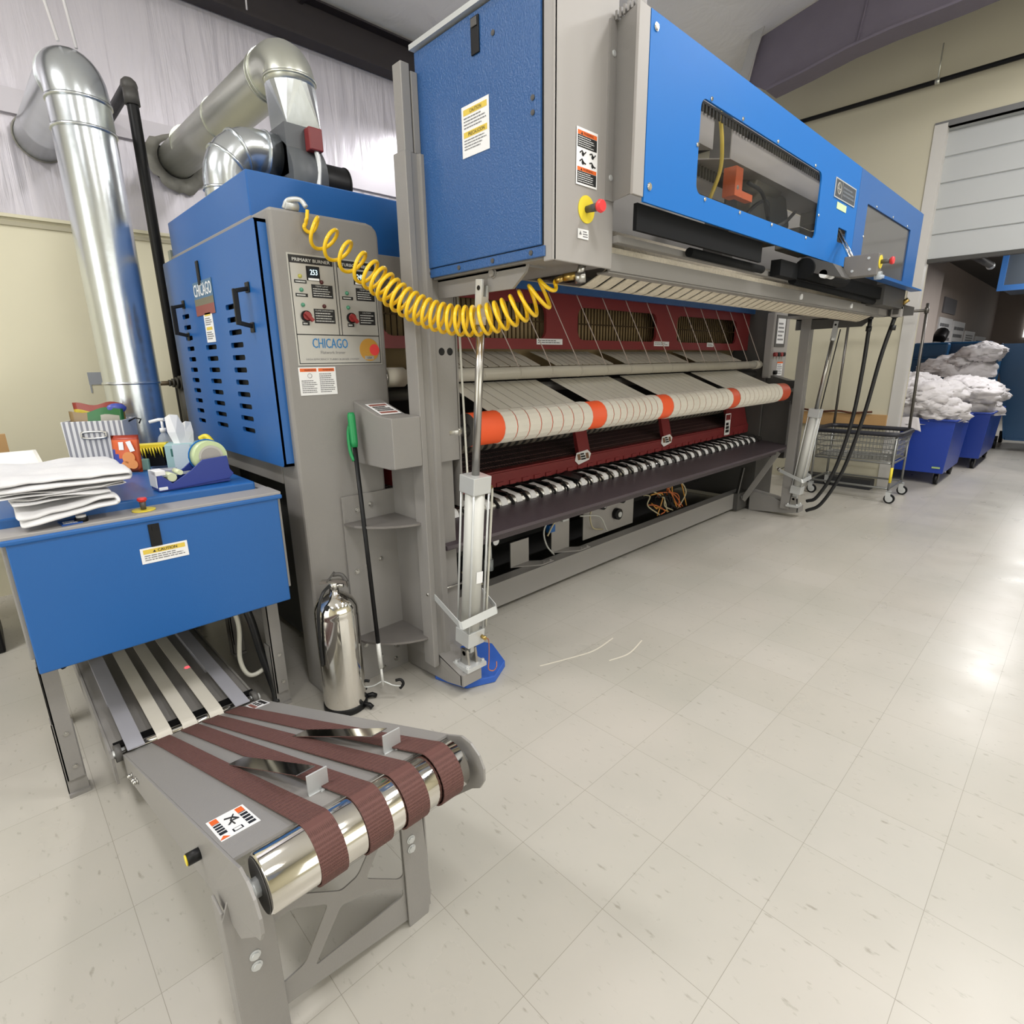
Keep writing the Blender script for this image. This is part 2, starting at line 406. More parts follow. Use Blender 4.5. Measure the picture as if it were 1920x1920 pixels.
# side girt behind the facing, seen as a soft band
m = MB(); m.box(-4, XW, YB-.012, YB+.03, 3.02, 3.16); struct(m.part('trim_2', mat('grey_girt_band', '#c6c2ca', .38, .25)))
m = MB()
m.prism([(1.5, 0), (YB+.2, 0), (YB+.2, 6.4), (-4.5, 6.4), (-4.5, 3.69), (1.5, 3.69)], 'x', XW, XW+.2)
m.box(XW, XW+.2, -4.5, -2.6, 0, 3.7); struct(m.part('wall_right', WALLK))
m = MB(); m.box(XW-.012, XW+.1, 1.49, 1.60, 0, 3.72); m.box(XW-.01, XW+.1, -2.6, 1.6, 3.69, 3.74, 1)
struct(m.part('trim_3', [mat('pale_door_trim', '#c6c3bf', .45), mat('dark_door_head', '#6f6f70', .5)]))
m = MB()
for i in range(6):
    z0 = 2.47+i*.24; m.prism([(XW+.09, z0), (XW+.075, z0+.01), (XW+.075, z0+.225), (XW+.09, z0+.24), (XW+.13, z0+.24), (XW+.13, z0)], 'y', -2.6, 1.5)
m.xf(Matrix.Identity(4))
dr = m.part('door_1', DOORM); struct(dr)
m = MB(); m.box(XW+.06, XW+.14, -2.6, 1.5, 2.44, 2.475); struct(m.part('trim_4', mat('door_bottom_seal', '#3b3a38', .6)))
m = MB(); m.box(-4.2, -4, -4.5, 5.2, 0, 4.7); struct(m.part('wall_left', WALLC))
m = MB(); m.box(-4, XW+.2, -4.7, -4.5, 0, 6.4); struct(m.part('wall_front', WALLC))
m = MB()
zc = lambda y: 4.28+.2*(YB-y)
m.prism([(YB+.2, zc(YB+.2)), (YB+.2, zc(YB+.2)+.1), (-4.7, zc(-4.7)+.1), (-4.7, zc(-4.7))], 'x', -4, XW+.2)
struct(m.part('ceiling', CEILM))
# eave strut along the back wall
def steel(name, mb, label, mt, cat='beam', **k): return tag(mb.part(name, mt, **k), label, cat)
m = MB(); m.box(-4, XW, YB-.05, YB+.0, 3.98, 4.29); m.box(-4, XW, YB-.14, YB-.05, 3.98, 3.995)
m.box(-4, XW, YB-.14, YB-.05, 4.26, 4.275)
steel('eave_beam', m, 'dark brown steel beam running along the top of the back wall', EAVE)
m = MB(); x = 2.72
m.bar((x-.25, 4.9, zc(4.9)-.03), (x+.6, 1.0, zc(1.0)-.03), .035, .04)
steel('ceiling_strap', m, 'thin dark strap crossing the ceiling panels above the silver elbow duct', EAVE, 'strap')
# tapered steel rafter
XR = 6.5
m = MB()
low = [(3.10, 4.27), (2.86, 4.09+.03), (2.5, 4.17), (2.13, 4.235), (1.8, 4.262), (1.35, 4.275), (.6, 4.33), (-4.4, 5.05)]
top = [(-4.4, zc(-4.4)-.02), (3.02, zc(3.02)-.02)]
m.prism(low+top, 'x', XR, XR+.02)
for a, b in zip(low[1:], low[2:]):
    m.add([(XR-.12, a[0], a[1]), (XR+.14, a[0], a[1]), (XR+.14, b[0], b[1]), (XR-.12, b[0], b[1]), (XR-.12, a[0], a[1]-.02), (XR+.14, a[0], a[1]-.02), (XR+.14, b[0], b[1]-.02), (XR-.12, b[0], b[1]-.02)],
          [(0, 1, 2, 3), (4, 7, 6, 5), (0, 3, 7, 4), (1, 5, 6, 2), (0, 4, 5, 1), (3, 2, 6, 7)])
m.bar((XR-.006, 2.10, 4.26), (XR-.006, 2.02, zc(2.02)-.05), .02, .012)
steel('roof_rafter', m, 'wide purple-grey tapered steel rafter above the far end of the blue cover', PURP)
m = MB(); m.bar((XR-.1, 3.16, 4.15), (XR-.1, 2.86, 5.1), .1, .02, up=(1, 0, 0))
steel('stiffener_strip', m, 'pale grey slanted steel strip at the end of the purple rafter', mat('pale_steel_strip', '#a5a3a2', .5), 'steel strip')
m = MB(); m.box(4.4, XR-.15, 3.3, 3.34, 3.9, zc(3.3)-.01)
m = MB()
for i in range(60):
    pass
# sprinkler pipe on right wall
m = MB(); m.cyl((XW-.09, YB-.02, 4.085), (XW-.09, -4.4, 4.085), .022, n=12)
sp = tag(m.part('sprinkler_pipe', BLACK), 'long black pipe running across the cream wall above the rollup door', 'pipe')
m = MB(); m.cyl((XW-.09, 1.62, 4.10), (XW-.09, 1.62, 4.40), .006, n=8); m.cyl((XW-.09, 1.60, 4.085), (XW-.09, 1.64, 4.085), .028, n=12)
m.part('pipe_hanger', GALV2, sp)
# hanging cords at top left
CORD = mat('white_cord', '#d6d3d6', .5)
for i, (a, b, lab) in enumerate([((.61, 3.60, 2.95), (.45, 3.9, 4.5), 'leftmost of the white suspension cords above the left silver duct'),
                            ((.68, 3.62, 2.95), (.62, 3.9, 4.5), 'rightmost of the white suspension cords above the left silver duct')]):
    m = MB(); m.tube([a, b], .007, 6); tag(m.part('suspension_cord', CORD), lab, 'cord', 'white cords above the left duct')
m = MB(); m.tube([(1.96, 4.7, 3.95), (1.97, 4.7, 4.25)], .006, 6); tag(m.part('hanging_wire', CORD), 'short white wire hanging in front of the dark beam at top left', 'wire')
# taped patch on the wall
m = MB(); m.box(.63, .71, YB-.006, YB, 1.385, 1.47); m.box(.632, .640, YB-.005, YB, 1.33, 1.39, 0); tag(m.part('wall_patch', mat('grey_tape', '#9fa3ab', .5)), 'small square grey tape patch on the cream wall behind the left duct', 'patch')
# ------------------------------------------------------------------ back room beyond the rollup door
m = MB(); m.box(XW+.2, 13.2, 2.3, 2.5, 0, 3.4); struct(m.part('wall_back_room', PINKW))
m = MB(); m.box(13.2, 24, 2.65, 2.85, 0, 3.4); m.box(13.0, 13.2, 2.5, 2.85, 0, 3.4); struct(m.part('wall_back_room_far', PINKW))
m = MB(); m.box(24, 24.2, -5, 3, 0, 3.4); struct(m.part('wall_far_end', PINKW))
m = MB(); m.box(XW+.2, 24, -5, -4.8, 0, 3.4); struct(m.part('wall_back_room_front', PINKW))
m = MB(); m.box(XW+.2, 24, -5, 3, 3.4, 3.5); struct(m.part('ceiling_back_room', mat('dark_ceiling', '#47433f', .8)))
m = MB(); m.box(23.95, 24, .2, 1.9, 2.0, 2.7); struct(m.part('window_1', mat('daylight_pane', '#eef0ee', .5, emit='#eef0ee', estr=1.2)))
# posters and notices on the back-room wall
for i, (x0, x1, z0, z1, lab, mt) in enumerate([
    (15.6, 17.0, 2.40, 2.72, 'dark grey notice board highest on the back room wall', mat('grey_board', '#77767a', .6)),
    (15.4, 16.9, 1.55, 2.30, 'wide white sheet on the back room wall left of the tall poster', WHITE),
    (17.1, 18.6, 1.45, 2.28, 'tall white poster on the back room wall', WHITE),
    (18.9, 20.4, 1.70, 2.10, 'small white notice on the back room wall right of the tall poster', WHITE),
    (20.7, 22.6, 1.4, 2.0, 'rightmost white notice on the back room wall', WHITE)]):
    m = MB(); m.box(x0, x1, 2.62, 2.65, z0, z1); lines(m, FY(x0, 2.618, z0), .1, .08, x1-x0-.1, z1-z0-.08, 4, 1, seed=i)
    tag(m.part('wall_notice', [mt, GINK]), lab, 'notice')
# office machine on the wall shelf
t = thing('wall_unit', 'grey wall cabinet with a black machine beside it in the back room', 'cabinet', (14.1, 2.4, 1.0))
m = MB(); m.box(13.4, 14.0, 2.3, 2.64, .9, 1.75); m.part('cabinet_body', G, t, bev=.01)
m = MB(); m.box(14.1, 14.7, 2.35, 2.64, 1.15, 1.75); m.cyl((14.3, 2.4, 1.8), (14.6, 2.4, 1.95), .12, n=12); m.part('black_unit', BLACK, t, bev=.03)
t = thing('camera_pipe', 'dark pipe cluster hanging under the back room ceiling', 'pipe', (11.5, 1.2, 3.0))
m = MB(); m.cyl((11.4, 1.6, 3.39), (11.4, 1.6, 2.9), .04); m.cyl((11.0, 1.6, 2.9), (11.9, 1.5, 2.85), .05); m.part('drop_pipe', GD, t)
m = MB(); m.ball((11.9, 1.5, 2.84), .06); m.part('pipe_end', ALU, t)
# blue framed machine hanging upper right
t = thing('hanging_blue_machine', 'blue framed dark machine high in the doorway at the right edge', 'machine', (10, .5, 2.3))
m = MB(); sheet(m, FX(10, 1.15, 2.30), [[(0, 0), (3, 0), (3, 1), (0, 1)], [(.06, .07), (2.9, .07), (2.9, .95), (.06, .95)]], .05); m.part('blue_frame', BLUED, t)
m = MB(); m.box(10.04, 11.2, -1.8, 1.12, 2.33, 3.25); m.part('dark_panel', mat('dark_slate_panel', '#353c44', .4), t)

# ================================================================== IRONER
IR = thing('flatwork_ironer', 'long grey and blue industrial flatwork ironer with red guards and cream belts', 'ironing machine', (3.5, 2.9, 0))
XL, XRR = .93, 6.07
m = MB()
P = [(XL, 0), (1.335, 0), (1.335, 1.02), (1.39, 1.3), (1.39, 2.02)]
P += [(1.39-.05+.05*math.cos(R(a)), 2.02+.05*math.sin(R(a))) for a in (30, 60, 90)] + [(XL, 2.07)]
m.prism(P, 'y', 2.25, 2.43)
col = m.part('end_column', G, IR, bev=.012)
# left side frame around the door opening (opening below is black)
m = MB(); m.box(XL, 1.36, 2.43, 3.60, 1.98, 2.07); m.box(XL, XL+.05, 2.43, 3.60, .99, 2.0); m.box(XL, XL+.05, 3.52, 3.60, 0, 1.0); m.box(XL, 1.36, 3.52, 3.6, 0, 2.0)
m.part('side_frame', G, IR, bev=.004)
m = MB(); m.box(XL+.16, 1.38, 2.43, 3.5, .05, .99); m.part('inner_housing', DARK, IR)
# blue louvred door
m = MB(); F = FX(.885, 3.60, 1.09)
W_, H_ = 1.315, .94
holes = []
for (ya, yb, zt, n) in ((3.39, 3.27, 1.748, 11), (3.075, 2.915, 1.588, 8), (2.715, 2.56, 1.745, 11)):
    for i in range(n):
        z = zt-(zt-1.218)*i/(n-1); u0 = 3.60-ya; u1 = 3.60-yb; v = z-1.09
        holes.append(rrect(u0, v-.011, u1, v+.011, .009, 3))
sheet(m, F, [rrect(0, 0, W_, H_, .012, 3)]+holes, .012)
for (u0, u1, v0, v1) in ((0, .012, 0, H_), (W_-.012, W_, 0, H_), (0, W_, 0, .012), (0, W_, H_-.012, H_)): m.obox(F, u0, u1, v0, v1, -.045, -.002)
door = m.part('louvred_door', BLUE, IR)
m = MB(); m.obox(F, .012, W_-.012, .012, H_-.012, -.046, -.03); m.part('door_back', DARK, door)
for (yc, z1, z0) in ((3.33, 1.79, 1.665), (2.425, 1.785, 1.665)):
    m = MB(); x = .885
    m.bar((x, yc, z1+.012), (x-.052, yc, z1), .02, .016, up=(0, 0, 1)); m.bar((x-.052, yc, z1+.008), (x-.053, yc, z0-.008), .02, .015, up=(0, 1, 0)); m.bar((x, yc, z0-.012), (x-.052, yc, z0), .02, .016)
    m.box(x-.006, x, yc-.02, yc+.02, z1-.004, z1+.036); m.box(x-.006, x, yc-.02, yc+.02, z0-.036, z0+.004)
    m.part('door_handle', BLACK, door, bev=.004)
m = MB(); m.obox(FX(.885, 3.03, 1.868), 0, .034, 0, .105, 0, .007); m.part('door_latch', BLACK, door, bev=.003)
m = MB(); FB = FX(.884, 3.13, 1.735)
rect(m, FB, 0, 0, .28, .15, 0, .002, .002); rect(m, FB, .0, .0, .28, .045, 3, .0024); rect(m, FB, 0, .045, .28, .075, 2, .0024)
put_text(m, FB, 'CHICAGO', .01, .085, .26, .055, .0028, 1, .003)
m.part('brand_badge', [mat('slate_badge', '#4c6f8c', .4), WHITE, mat('olive_band', '#716c58', .5), mat('rust_band', '#8a4b43', .5)], door)
m = MB(); FB = FX(.884, 3.03, 1.61); rect(m, FB, 0, 0, .125, .145, 0, .002, .002)
rect(m, FB, .02, .118, .105, .132, 1, .0024); rect(m, FB, .02, .055, .105, .069, 1, .0024)
lines(m, FB, .015, .076, .11, .112, 4, 2, .0026); lines(m, FB, .015, .012, .11, .05, 4, 2, .0026)
m.part('caution_label', [WHITE, YLAB, GINK], door)
# control panel on the end column
cp = MB(); F = FY(.978, 2.249, 1.497)
PW, PH = .385, .42
rect(cp, F, 0, 0, PW, PH, 0, .002, .003)
for (u0, v0, u1, v1) in ((.006, .006, PW-.006, .009), (.006, PH-.009, PW-.006, PH-.006), (.006, .006, .009, PH-.006), (PW-.009, .006, PW-.006, PH-.006), (.006, .118, PW-.006, .122), (.19, .12, .193, PH-.01), (.203, .12, .206, PH-.01)):
    rect(cp, F, u0, v0, u1, v1, 1, .0025)
rect(cp, F, .009, .385, .187, .411, 1, .0026); rect(cp, F, .208, .385, .376, .411, 1, .0026)
put_text(cp, F, 'PRIMARY BURNER', .02, .392, .155, .012, .003, 2, .0006); put_text(cp, F, 'TURBO BURNER', .226, .392, .135, .012, .003, 2, .0006)
for (u0, v0, u1, v1) in ((.088, .262, .178, .312), (.088, .165, .178, .22), (.283, .262, .37, .312), (.288, .165, .365, .22)):
    rect(cp, F, u0, v0, u1, v1, 1, .0026); lines(cp, F, u0+.006, v0+.004, u1-.006, v1-.012, 4, 2, .003, .35, seed=int(u0*1000)); 
put_text(cp, F, 'TEMP LIMIT', .105, .303, .055, .005, .003, 2); put_text(cp, F, 'TEMP LIMIT', .3, .303, .055, .005, .003, 2)
put_text(cp, F, 'FLAME SAFEGUARD', .095, .211, .076, .005, .003, 2); put_text(cp, F, 'CAUTION', .305, .211, .04, .005, .003, 2)
for (u, v) in ((.02, .312), (.02, .262), (.022+.195, .262)): rect(cp, F, u, v, u+.05, v+.013, 1, .0026); lines(cp, F, u+.005, v+.003, u+.047, v+.010, 1, 2, .003, .7, seed=int(v*999))
for (u, v) in ((.035, .155), (.232, .155)): rect(cp, F, u, v, u+.03, v+.014, 1, .0026); lines(cp, F, u+.004, v+.003, u+.027, v+.011, 1, 2, .003, .7)
put_text(cp, F, 'CHICAGO', .068, .068, .155, .038, .003, 3, .0014); put_text(cp, F, 'Flatwork Ironer', .1, .045, .11, .012, .003, 4); put_text(cp, F, 'HIGH EFFICIENCY TURBO BURNER SYSTEM', .035, .02, .235, .007, .003, 4)
panel = cp.part('control_panel', [PANEL, INK, mat('panel_print', '#c9c9c6', .5), BINK, GINK], IR)
m = MB(); disc(m, F, .325, .062, .047, 0, .003, .002, 36); disc(m, F, .350, .062, .024, 1, .0034, .001); rect(m, F, .300, .022, .345, .036, 2, .0036); put_text(m, F, 'USA', .312, .025, .022, .008, .004, 3)
m.part('round_sticker', [GOLD, CORAL, PANEL, INK], panel)
for (u, s) in ((.073, '253'), (.277, '248')):
    m = MB(); m.obox(F, u, u+.055, .325, .378, 0, .004); m.obox(F, u+.006, u+.05, .333, .372, .004, .0045, 1); put_text(m, F, s, u+.014, .346, .03, .02, .005, 2, .001); rect(m, F, u+.005, .326, u+.05, .334, 3, .0052)
    m.part('temperature_display', [BLACK, SCRN, GLOW, WHITE], panel)
for (u, v, mt) in ((.045, .338, LYEL), (.045, .288, LGREEN), (.045, .232, LGREEN), (.24, .288, LGREEN), (.24, .232, LGREEN), (.132, .322, LRED), (.32, .322, LRED), (.134, .231, LRED)):
    m = MB(); m.cyl(F @ Vector((u, v, 0)), F @ Vector((u, v, .006)), .008, n=14); m.ball(F @ Vector((u, v, .007)), .0062, n=10); m.part('indicator_lamp', mt, panel)
for u in (.053, .25):
    m = MB(); m.cyl(F @ Vector((u, .19, 0)), F @ Vector((u, .19, .012)), .021, n=20); m.cyl(F @ Vector((u, .19, .012)), F @ Vector((u, .19, .02)), .016, n=20, m=1)
    m.bar(F @ Vector((u-.012, .202, .024)), F @ Vector((u+.018, .172, .024)), .012, .014, 1, up=(0, 1, 0)); m.part('selector_knob', [BLACK, MAROON], panel)
m = MB(); FB = FY(.975, 2.249, 1.378); rect(m, FB, 0, 0, .16, .112, 0, .002, .002)
rect(m, FB, .006, .094, .076, .107, 1, .0024); rect(m, FB, .084, .094, .154, .107, 1, .0024)
tri(m, FB, .014, .096, .01, 3); tri(m, FB, .092, .096, .01, 3); put_text(m, FB, 'WARNING', .024, .097, .048, .007, .003, 3); put_text(m, FB, 'WARNING', .102, .097, .048, .007, .003, 3)
m.tube([FB @ Vector((.045+.009*math.cos(a), .078+.009*math.sin(a), .003)) for a in [R(i*24) for i in range(16)]], .0008, 4, 2)
lines(m, FB, .008, .008, .074, .062, 7, 2, .0026); lines(m, FB, .086, .008, .152, .088, 10, 2, .0026, seed=3)
m.part('warning_label', [WHITE, OLAB, GINK, INK], IR)
# right end column with operator screen
m = MB(); m.prism([(5.6, 0), (6.07, 0), (6.07, 1.1), (5.93, 1.25), (5.90, 1.95), (5.6, 1.95)], 'y', 2.27, 2.43); m.box(5.6, 6.07, 2.43, 3.6, 0, .06); m.box(5.58, 5.62, 2.25, 3.6, .1, 2.07)
m.part('end_column', GD, IR, bev=.006)
m = MB(); F = FY(5.56, 2.215, 1.33); sheet(m, F, [rrect(0, -.02, .39, .58, .02)], .06); rp = m.part('control_panel', GL, IR)
m = MB(); rect(m, F, .06, .27, .30, .56, 0, .006, .006); rect(m, F, .09, .30, .27, .53, 1, .007); lines(m, F, .11, .32, .25, .50, 5, 2, .0074)
m.part('touch_screen', [GD, WHITE, GINK], rp)
for u, v, c in ((.08, .2, MAROON), (.15, .2, BLACK), (.22, .2, MAROON), (.28, .2, BLACK), (.12, .03, BLACK)):
    m = MB(); m.cyl(F @ Vector((u, v, 0)), F @ Vector((u, v, .03)), .02, n=12); m.part('push_button', c, rp)
m = MB(); rect(m, F, .18, .0, .32, .13, 0, .002); rect(m, F, .18, .115, .32, .13, 1, .0024); lines(m, F, .19, .01, .31, .11, 6, 2, .0026); m.part('warning_label', [WHITE, OLAB, GINK], rp)
# hood
m = MB(); m.prism([(2.435, 1.93), (2.435, 2.235), (3.58, 2.235), (3.58, 1.93)], 'x', .935, 6.02); m.part('hood', BLUE, IR, bev=.006)
m = MB(); m.box(.95, 6.0, 2.405, 2.44, 1.905, 1.955); m.part('hood_lip', BLUED, IR)
m = MB(); m.prism([(2.3, 1.93), (2.3, 1.86), (2.43, 1.78), (2.43, 1.95)], 'x', 1.40, 1.66); m.box(1.40, 1.56, 2.28, 2.43, 1.86, 1.96); m.part('hood_bracket', G, IR, bev=.004)
# red guard with three windows
m = MB(); F = FY(1.40, 2.45, 1.572)
W4 = [(.10, 1.27), (1.575, 2.53), (2.83, 3.91)]
sheet(m, F, [[(0, 0), (4.18, 0), (4.18, .36), (0, .36)]]+[rrect(a, .06, b, .265, .06) for a, b in W4], .02)
guard = m.part('roll_guard', RED, IR)
for a, b in W4:
    m = MB(); n = int((b-a)/.034)
    for i in range(1, n): u = a+(b-a)*i/n; m.obox(F, u-.0025, u+.0025, .055, .27, -.03, -.022)
    m.obox(F, a, b, .16, .168, -.034, -.022); m.part('window_grille', mat('bronze_wire', '#4a3a22', .5, .5) if not 'bronze_wire' in MATS else MATS['bronze_wire'], guard)
for u, s in ((.36, .16), (.98+.03, 0), (1.18, .24), (2.5, .22), (3.35, .12)):
    if not s: continue
    m = MB(); FB = FY(1.40+u, 2.449, 1.60); rect(m, FB, 0, 0, s, .035, 0, .002, .002); lines(m, FB, .01, .006, s-.01, .03, 2, 1, .0024); m.part('guard_label', [WHITE, GINK], guard)
m = MB(); m.cyl((1.42, 2.85, 1.70), (5.56, 2.85, 1.70), .30, n=48); m.part('ironing_roll', PADR, IR)
# belts ------------------------------------------------------------
m = MB(); m.cyl((1.44, 2.3, 1.437), (5.5, 2.3, 1.437), .034, n=24)
for i in range(1, 16): m.cyl((1.44+i*.272, 2.3, 1.437), (1.446+i*.272, 2.3, 1.437), .0355, n=24)
m.cyl((5.40, 2.3, 1.437), (5.50, 2.3, 1.437), .04, n=24); m.cyl((1.40, 2.3, 1.437), (1.50, 2.3, 1.437), .045, n=24)
tr = m.part('padded_guide_roller', CREAMP, IR)
m = MB(); m.cyl((5.5, 2.3, 1.437), (5.6, 2.3, 1.437), .02, n=16); m.cyl((1.38, 2.3, 1.437), (1.45, 2.3, 1.437), .03, n=16); m.part('shaft', STEEL, tr)
m = MB(); m.cyl((1.40, 2.36, 1.35), (5.58, 2.36, 1.35), .028, n=16); m.part('guide_shaft', GD, IR)
RY, RZ, RR = 1.985, 1.198, .078
m = MB(); m.cyl((1.62, RY, RZ), (5.33, RY, RZ), RR, n=40, cm=1); rl = m.part('feed_drum', [ORANGE, GD], IR)
m = MB(); m.cyl((1.50, RY, RZ), (1.62, RY, RZ), .03, n=20); m.cyl((5.33, RY, RZ), (5.60, RY, RZ), .025, n=16); m.part('shaft', STEEL, rl)
groups = [(1.79, 2.46, 8), (2.585, 3.18, 9), (3.31, 4.18, 10), (4.30, 5.14, 10)]
bpath = [(2.36, 1.385)]
a0 = math.atan2(.0, .0)
tx = [(RY+.012, RZ+RR+.002)]
path_yz = [(2.34, 1.392)]
for k in range(13):
    a = R(62+k*(298-62)/12)
    path_yz.append((RY+(RR+.003)*math.cos(a), RZ+(RR+.003)*math.sin(a)))
path_yz.append((2.55, 1.10))
bi = 0
for x0, x1, n in groups:
    wv = (x1-x0)/n
    for i in range(n):
        xc = x0+wv*(i+.5)
        m = MB(); m.ribbon([(xc, y, z) for y, z in path_yz], (1, 0, 0), wv-.007, .003)
        if bi % 5 == 3: m.box(xc-wv*.42, xc+wv*.3, 2.05+.03*(i % 3), 2.056+.03*(i % 3), 1.262, 1.268+.006*(i % 3)+.01, 1)
        m.part('feed_belt', [CREAMB, GD], IR); bi += 1
        m = MB(); m.ribbon([(xc, 2.52, 1.558), (xc, 2.42, 1.525), (xc, 2.30, 1.476)], (1, 0, 0), wv-.011, .003); m.part('return_belt', CREAMP, IR)
m = MB(); m.box(1.42, 5.58, 2.37, 2.60, 1.20, 1.21); m.box(1.4, 5.58, 2.86, 2.88, .2, 1.5); m.part('belt_bed', DARK, IR)
# threads from the hood to the roller
for i in range(15):
    xt = 1.57+i*.269+.0; xb = xt+.147
    m = MB(); m.tube([(xt, 2.415, 1.905), (xb, 2.28, 1.472)], .0032, 6); m.part('guide_string', mat('pale_string', '#b9aaa2', .6) if 'pale_string' not in MATS else MATS['pale_string'], IR)
# lower striped return roller, red mesh guard
m = MB(); m.cyl((1.45, 2.50, 1.06), (5.55, 2.50, 1.06), .07, n=28)
for i in range(62): m.cyl((1.5+i*.065, 2.50, 1.06), (1.535+i*.065, 2.50, 1.06), .0725, n=28, m=1, caps=True)
m.part('striped_roller', [DARK, mat('dim_tape', '#6d665c', .7)], IR)
m = MB()
for i in range(6): m.bar((1.45, 2.39+i*.08, .872+i*.012), (5.55, 2.39+i*.08, .872+i*.012), .003, .003)
for i in range(190): x = 1.46+i*.0215; m.bar((x, 2.385, .87), (x, 2.80, .935), .003, .003)
m.box(1.42, 5.57, 2.83, 2.84, .60, 1.2, 1); m.box(1.42, 5.57, 2.40, 2.83, .60, .61, 1); m.part('mesh_guard', [MESHM, DARK], IR)
m = MB(); m.box(1.40, 5.57, 2.365, 2.385, .785, .865); m.box(1.40, 5.57, 2.375, 2.45, .865, .875)
for i in range(38): m.box(1.5+i*.107, 1.555+i*.107, 2.358, 2.366, .785, .81)
rail = m.part('red_rail', RED, IR)
for x in (2.92, 4.0, 5.15):
    m = MB(); m.prism([(2.372, .86), (2.372, .88), (2.44, 1.14), (2.46, 1.14), (2.40, .86)], 'x', x, x+(.12 if x < 5 else .4)); m.part('red_upright', RED, rail)
for x in (2.86, 3.94):
    m = MB(); F = frame((x, 2.352, .818), (1, 0, 0), (0, .25, 1)); sheet(m, F, [[(0, .03), (.03, 0), (.15, .02), (.18, .06), (.15, .09), (.03, .08)]], .002)
    rect(m, F, .03, .03, .06, .07, 1, .002); rect(m, F, .12, .03, .15, .07, 1, .002); lines(m, F, .065, .025, .115, .075, 3, 2, .002, .7)
    m.part('hand_hazard_label', [WHITE, mat('brown_print', '#7b5a42', .6), INK], rail)
m = MB(); F = FY(5.04, 2.36, .80); rect(m, F, 0, 0, .11, .2, 0, .002); rect(m, F, .01, .14, .1, .19, 1, .003); lines(m, F, .02, .02, .09, .12, 3, 2, .003, .8); m.part('hand_hazard_label', [WHITE, RED, INK], rail)
# feed tape roller with white tapes and black fingers
m = MB(); m.cyl((1.44, 2.26, .715), (5.62, 2.26, .715), .036, n=22); m.part('tape_roller', STEEL, IR)
ntp = 33
for i in range(ntp):
    x = 1.60+i*.119
    m = MB(); pth = [(x, 2.36, .765)]+[(x, 2.26+.0385*math.cos(R(a)), .715+.0385*math.sin(R(a))) for a in range(80, 281, 20)]
    m.ribbon(pth, (1, 0, 0), .046, .002); m.part('feed_tape', WHITE, IR)
    m = MB(); xx = x+.052; m.bar((xx-.06, 2.36, .787), (xx-.01, 2.255, .775), .018, .004); m.bar((xx-.01, 2.255, .775), (xx, 2.205, .728), .018, .004); m.bar((xx, 2.205, .728), (xx, 2.203, .700), .018, .004)
    if i == 9: m.bar((xx-.01, 2.33, .79), (xx+.05, 2.235, .762), .15, .006)
    m.part('tape_finger', BLACK, IR)
m = MB(); m.prism([(1.94, .668), (1.945, .682), (2.225, .712), (2.225, .700), (1.95, .66)], 'x', 1.45, 5.60); m.box(1.45, 5.6, 2.0, 2.012, .615, .668)
m.part('feed_shelf', PURPLE, IR)
m = MB(); m.prism([(2.02, .63), (2.05, .63), (2.5, .45), (2.5, .40)], 'x', 1.45, 5.55); m.part('under_shelf', GD, IR)
# base
m = MB(); m.box(1.38, 5.62, 2.345, 2.365, .03, .187); m.box(1.38, 5.62, 2.365, 2.43, .175, .187); m.part('base_rail', G, IR)
m = MB(); m.box(1.40, 5.58, 2.43, 3.4, .02, .06); m.box(1.4, 5.58, 3.3, 3.32, .06, 1.0, 0); m.part('base_pan', GD, IR)
for i, x in enumerate((2.35, 2.75)):
    m = MB(); hh = .36 if i == 0 else .50
    m.box(x, x+.17+.02*i, 2.47, 2.476, .187, hh); m.prism([(x, 2.476), (x+.17, 2.476), (x+.30, 2.36), (x+.18, 2.36)], 'z', .187, .193); bolt(m, (x+.28, 2.375, .193), (0, 0, 1), .009); bolt(m, (x+.22, 2.38, .19), (0, 0, 1), .009); m.part('mounting_bracket', GL, IR)
m = MB(); m.prism([(3.1, .2), (3.75, .2), (3.75, .56), (3.2, .56), (3.1, .4)], 'y', 2.47, 2.476); m.part('instrument_plate', GL, IR)
for (x, z, r_) in ((3.3, .44, .035), (3.55, .45, .04), (3.5, .33, .045)):
    m = MB(); m.cyl((x, 2.47, z), (x, 2.43, z), r_, n=16); m.cyl((x, 2.43, z), (x, 2.42, z), r_*.5, n=10, m=1); m.part('gauge', [BLACK, ALU], IR)
WIRES = [mat('amber_wire', '#c08a3a', .4), mat('orange_wire', '#b5602f', .4), BLACK, mat('beige_hose', '#b8ae90', .4), mat('white_wire', '#bdbdb8', .4)]
rr = random.Random(3)
for i in range(16):
    x = 4.0+rr.uniform(-.2, .25); z = .38+rr.uniform(-.05, .08)
    m = MB(); m.tube(bez([(x, 2.42, z), (x+rr.uniform(-.1, .1), 2.38, z+rr.uniform(-.05, .08)), (x+rr.uniform(.0, .25), 2.39, z-rr.uniform(0, .1)), (x+rr.uniform(.1, .35), 2.4, .22)], 5), .006, 6); m.part('loose_wire', WIRES[i % 4], IR)
for i, pth in enumerate([[(3.25, 2.44, .5), (3.12, 2.42, .42), (3.15, 2.42, .3), (3.3, 2.44, .25)], [(2.75, 2.42, .52), (2.6, 2.40, .42), (2.62, 2.4, .3), (2.72, 2.42, .2)], [(2.95, 2.42, .5), (2.72, 2.4, .45), (2.63, 2.4, .36)],
                         [(3.0, 2.42, .42), (3.2, 2.4, .38), (3.3, 2.4, .25)], [(1.9, 2.42, .3), (2.1, 2.4, .15), (2.3, 2.42, .12)]]):
    m = MB(); m.tube(bez(pth, 6), .006, 6); m.part('air_line', WIRES[3 + i % 2], IR)
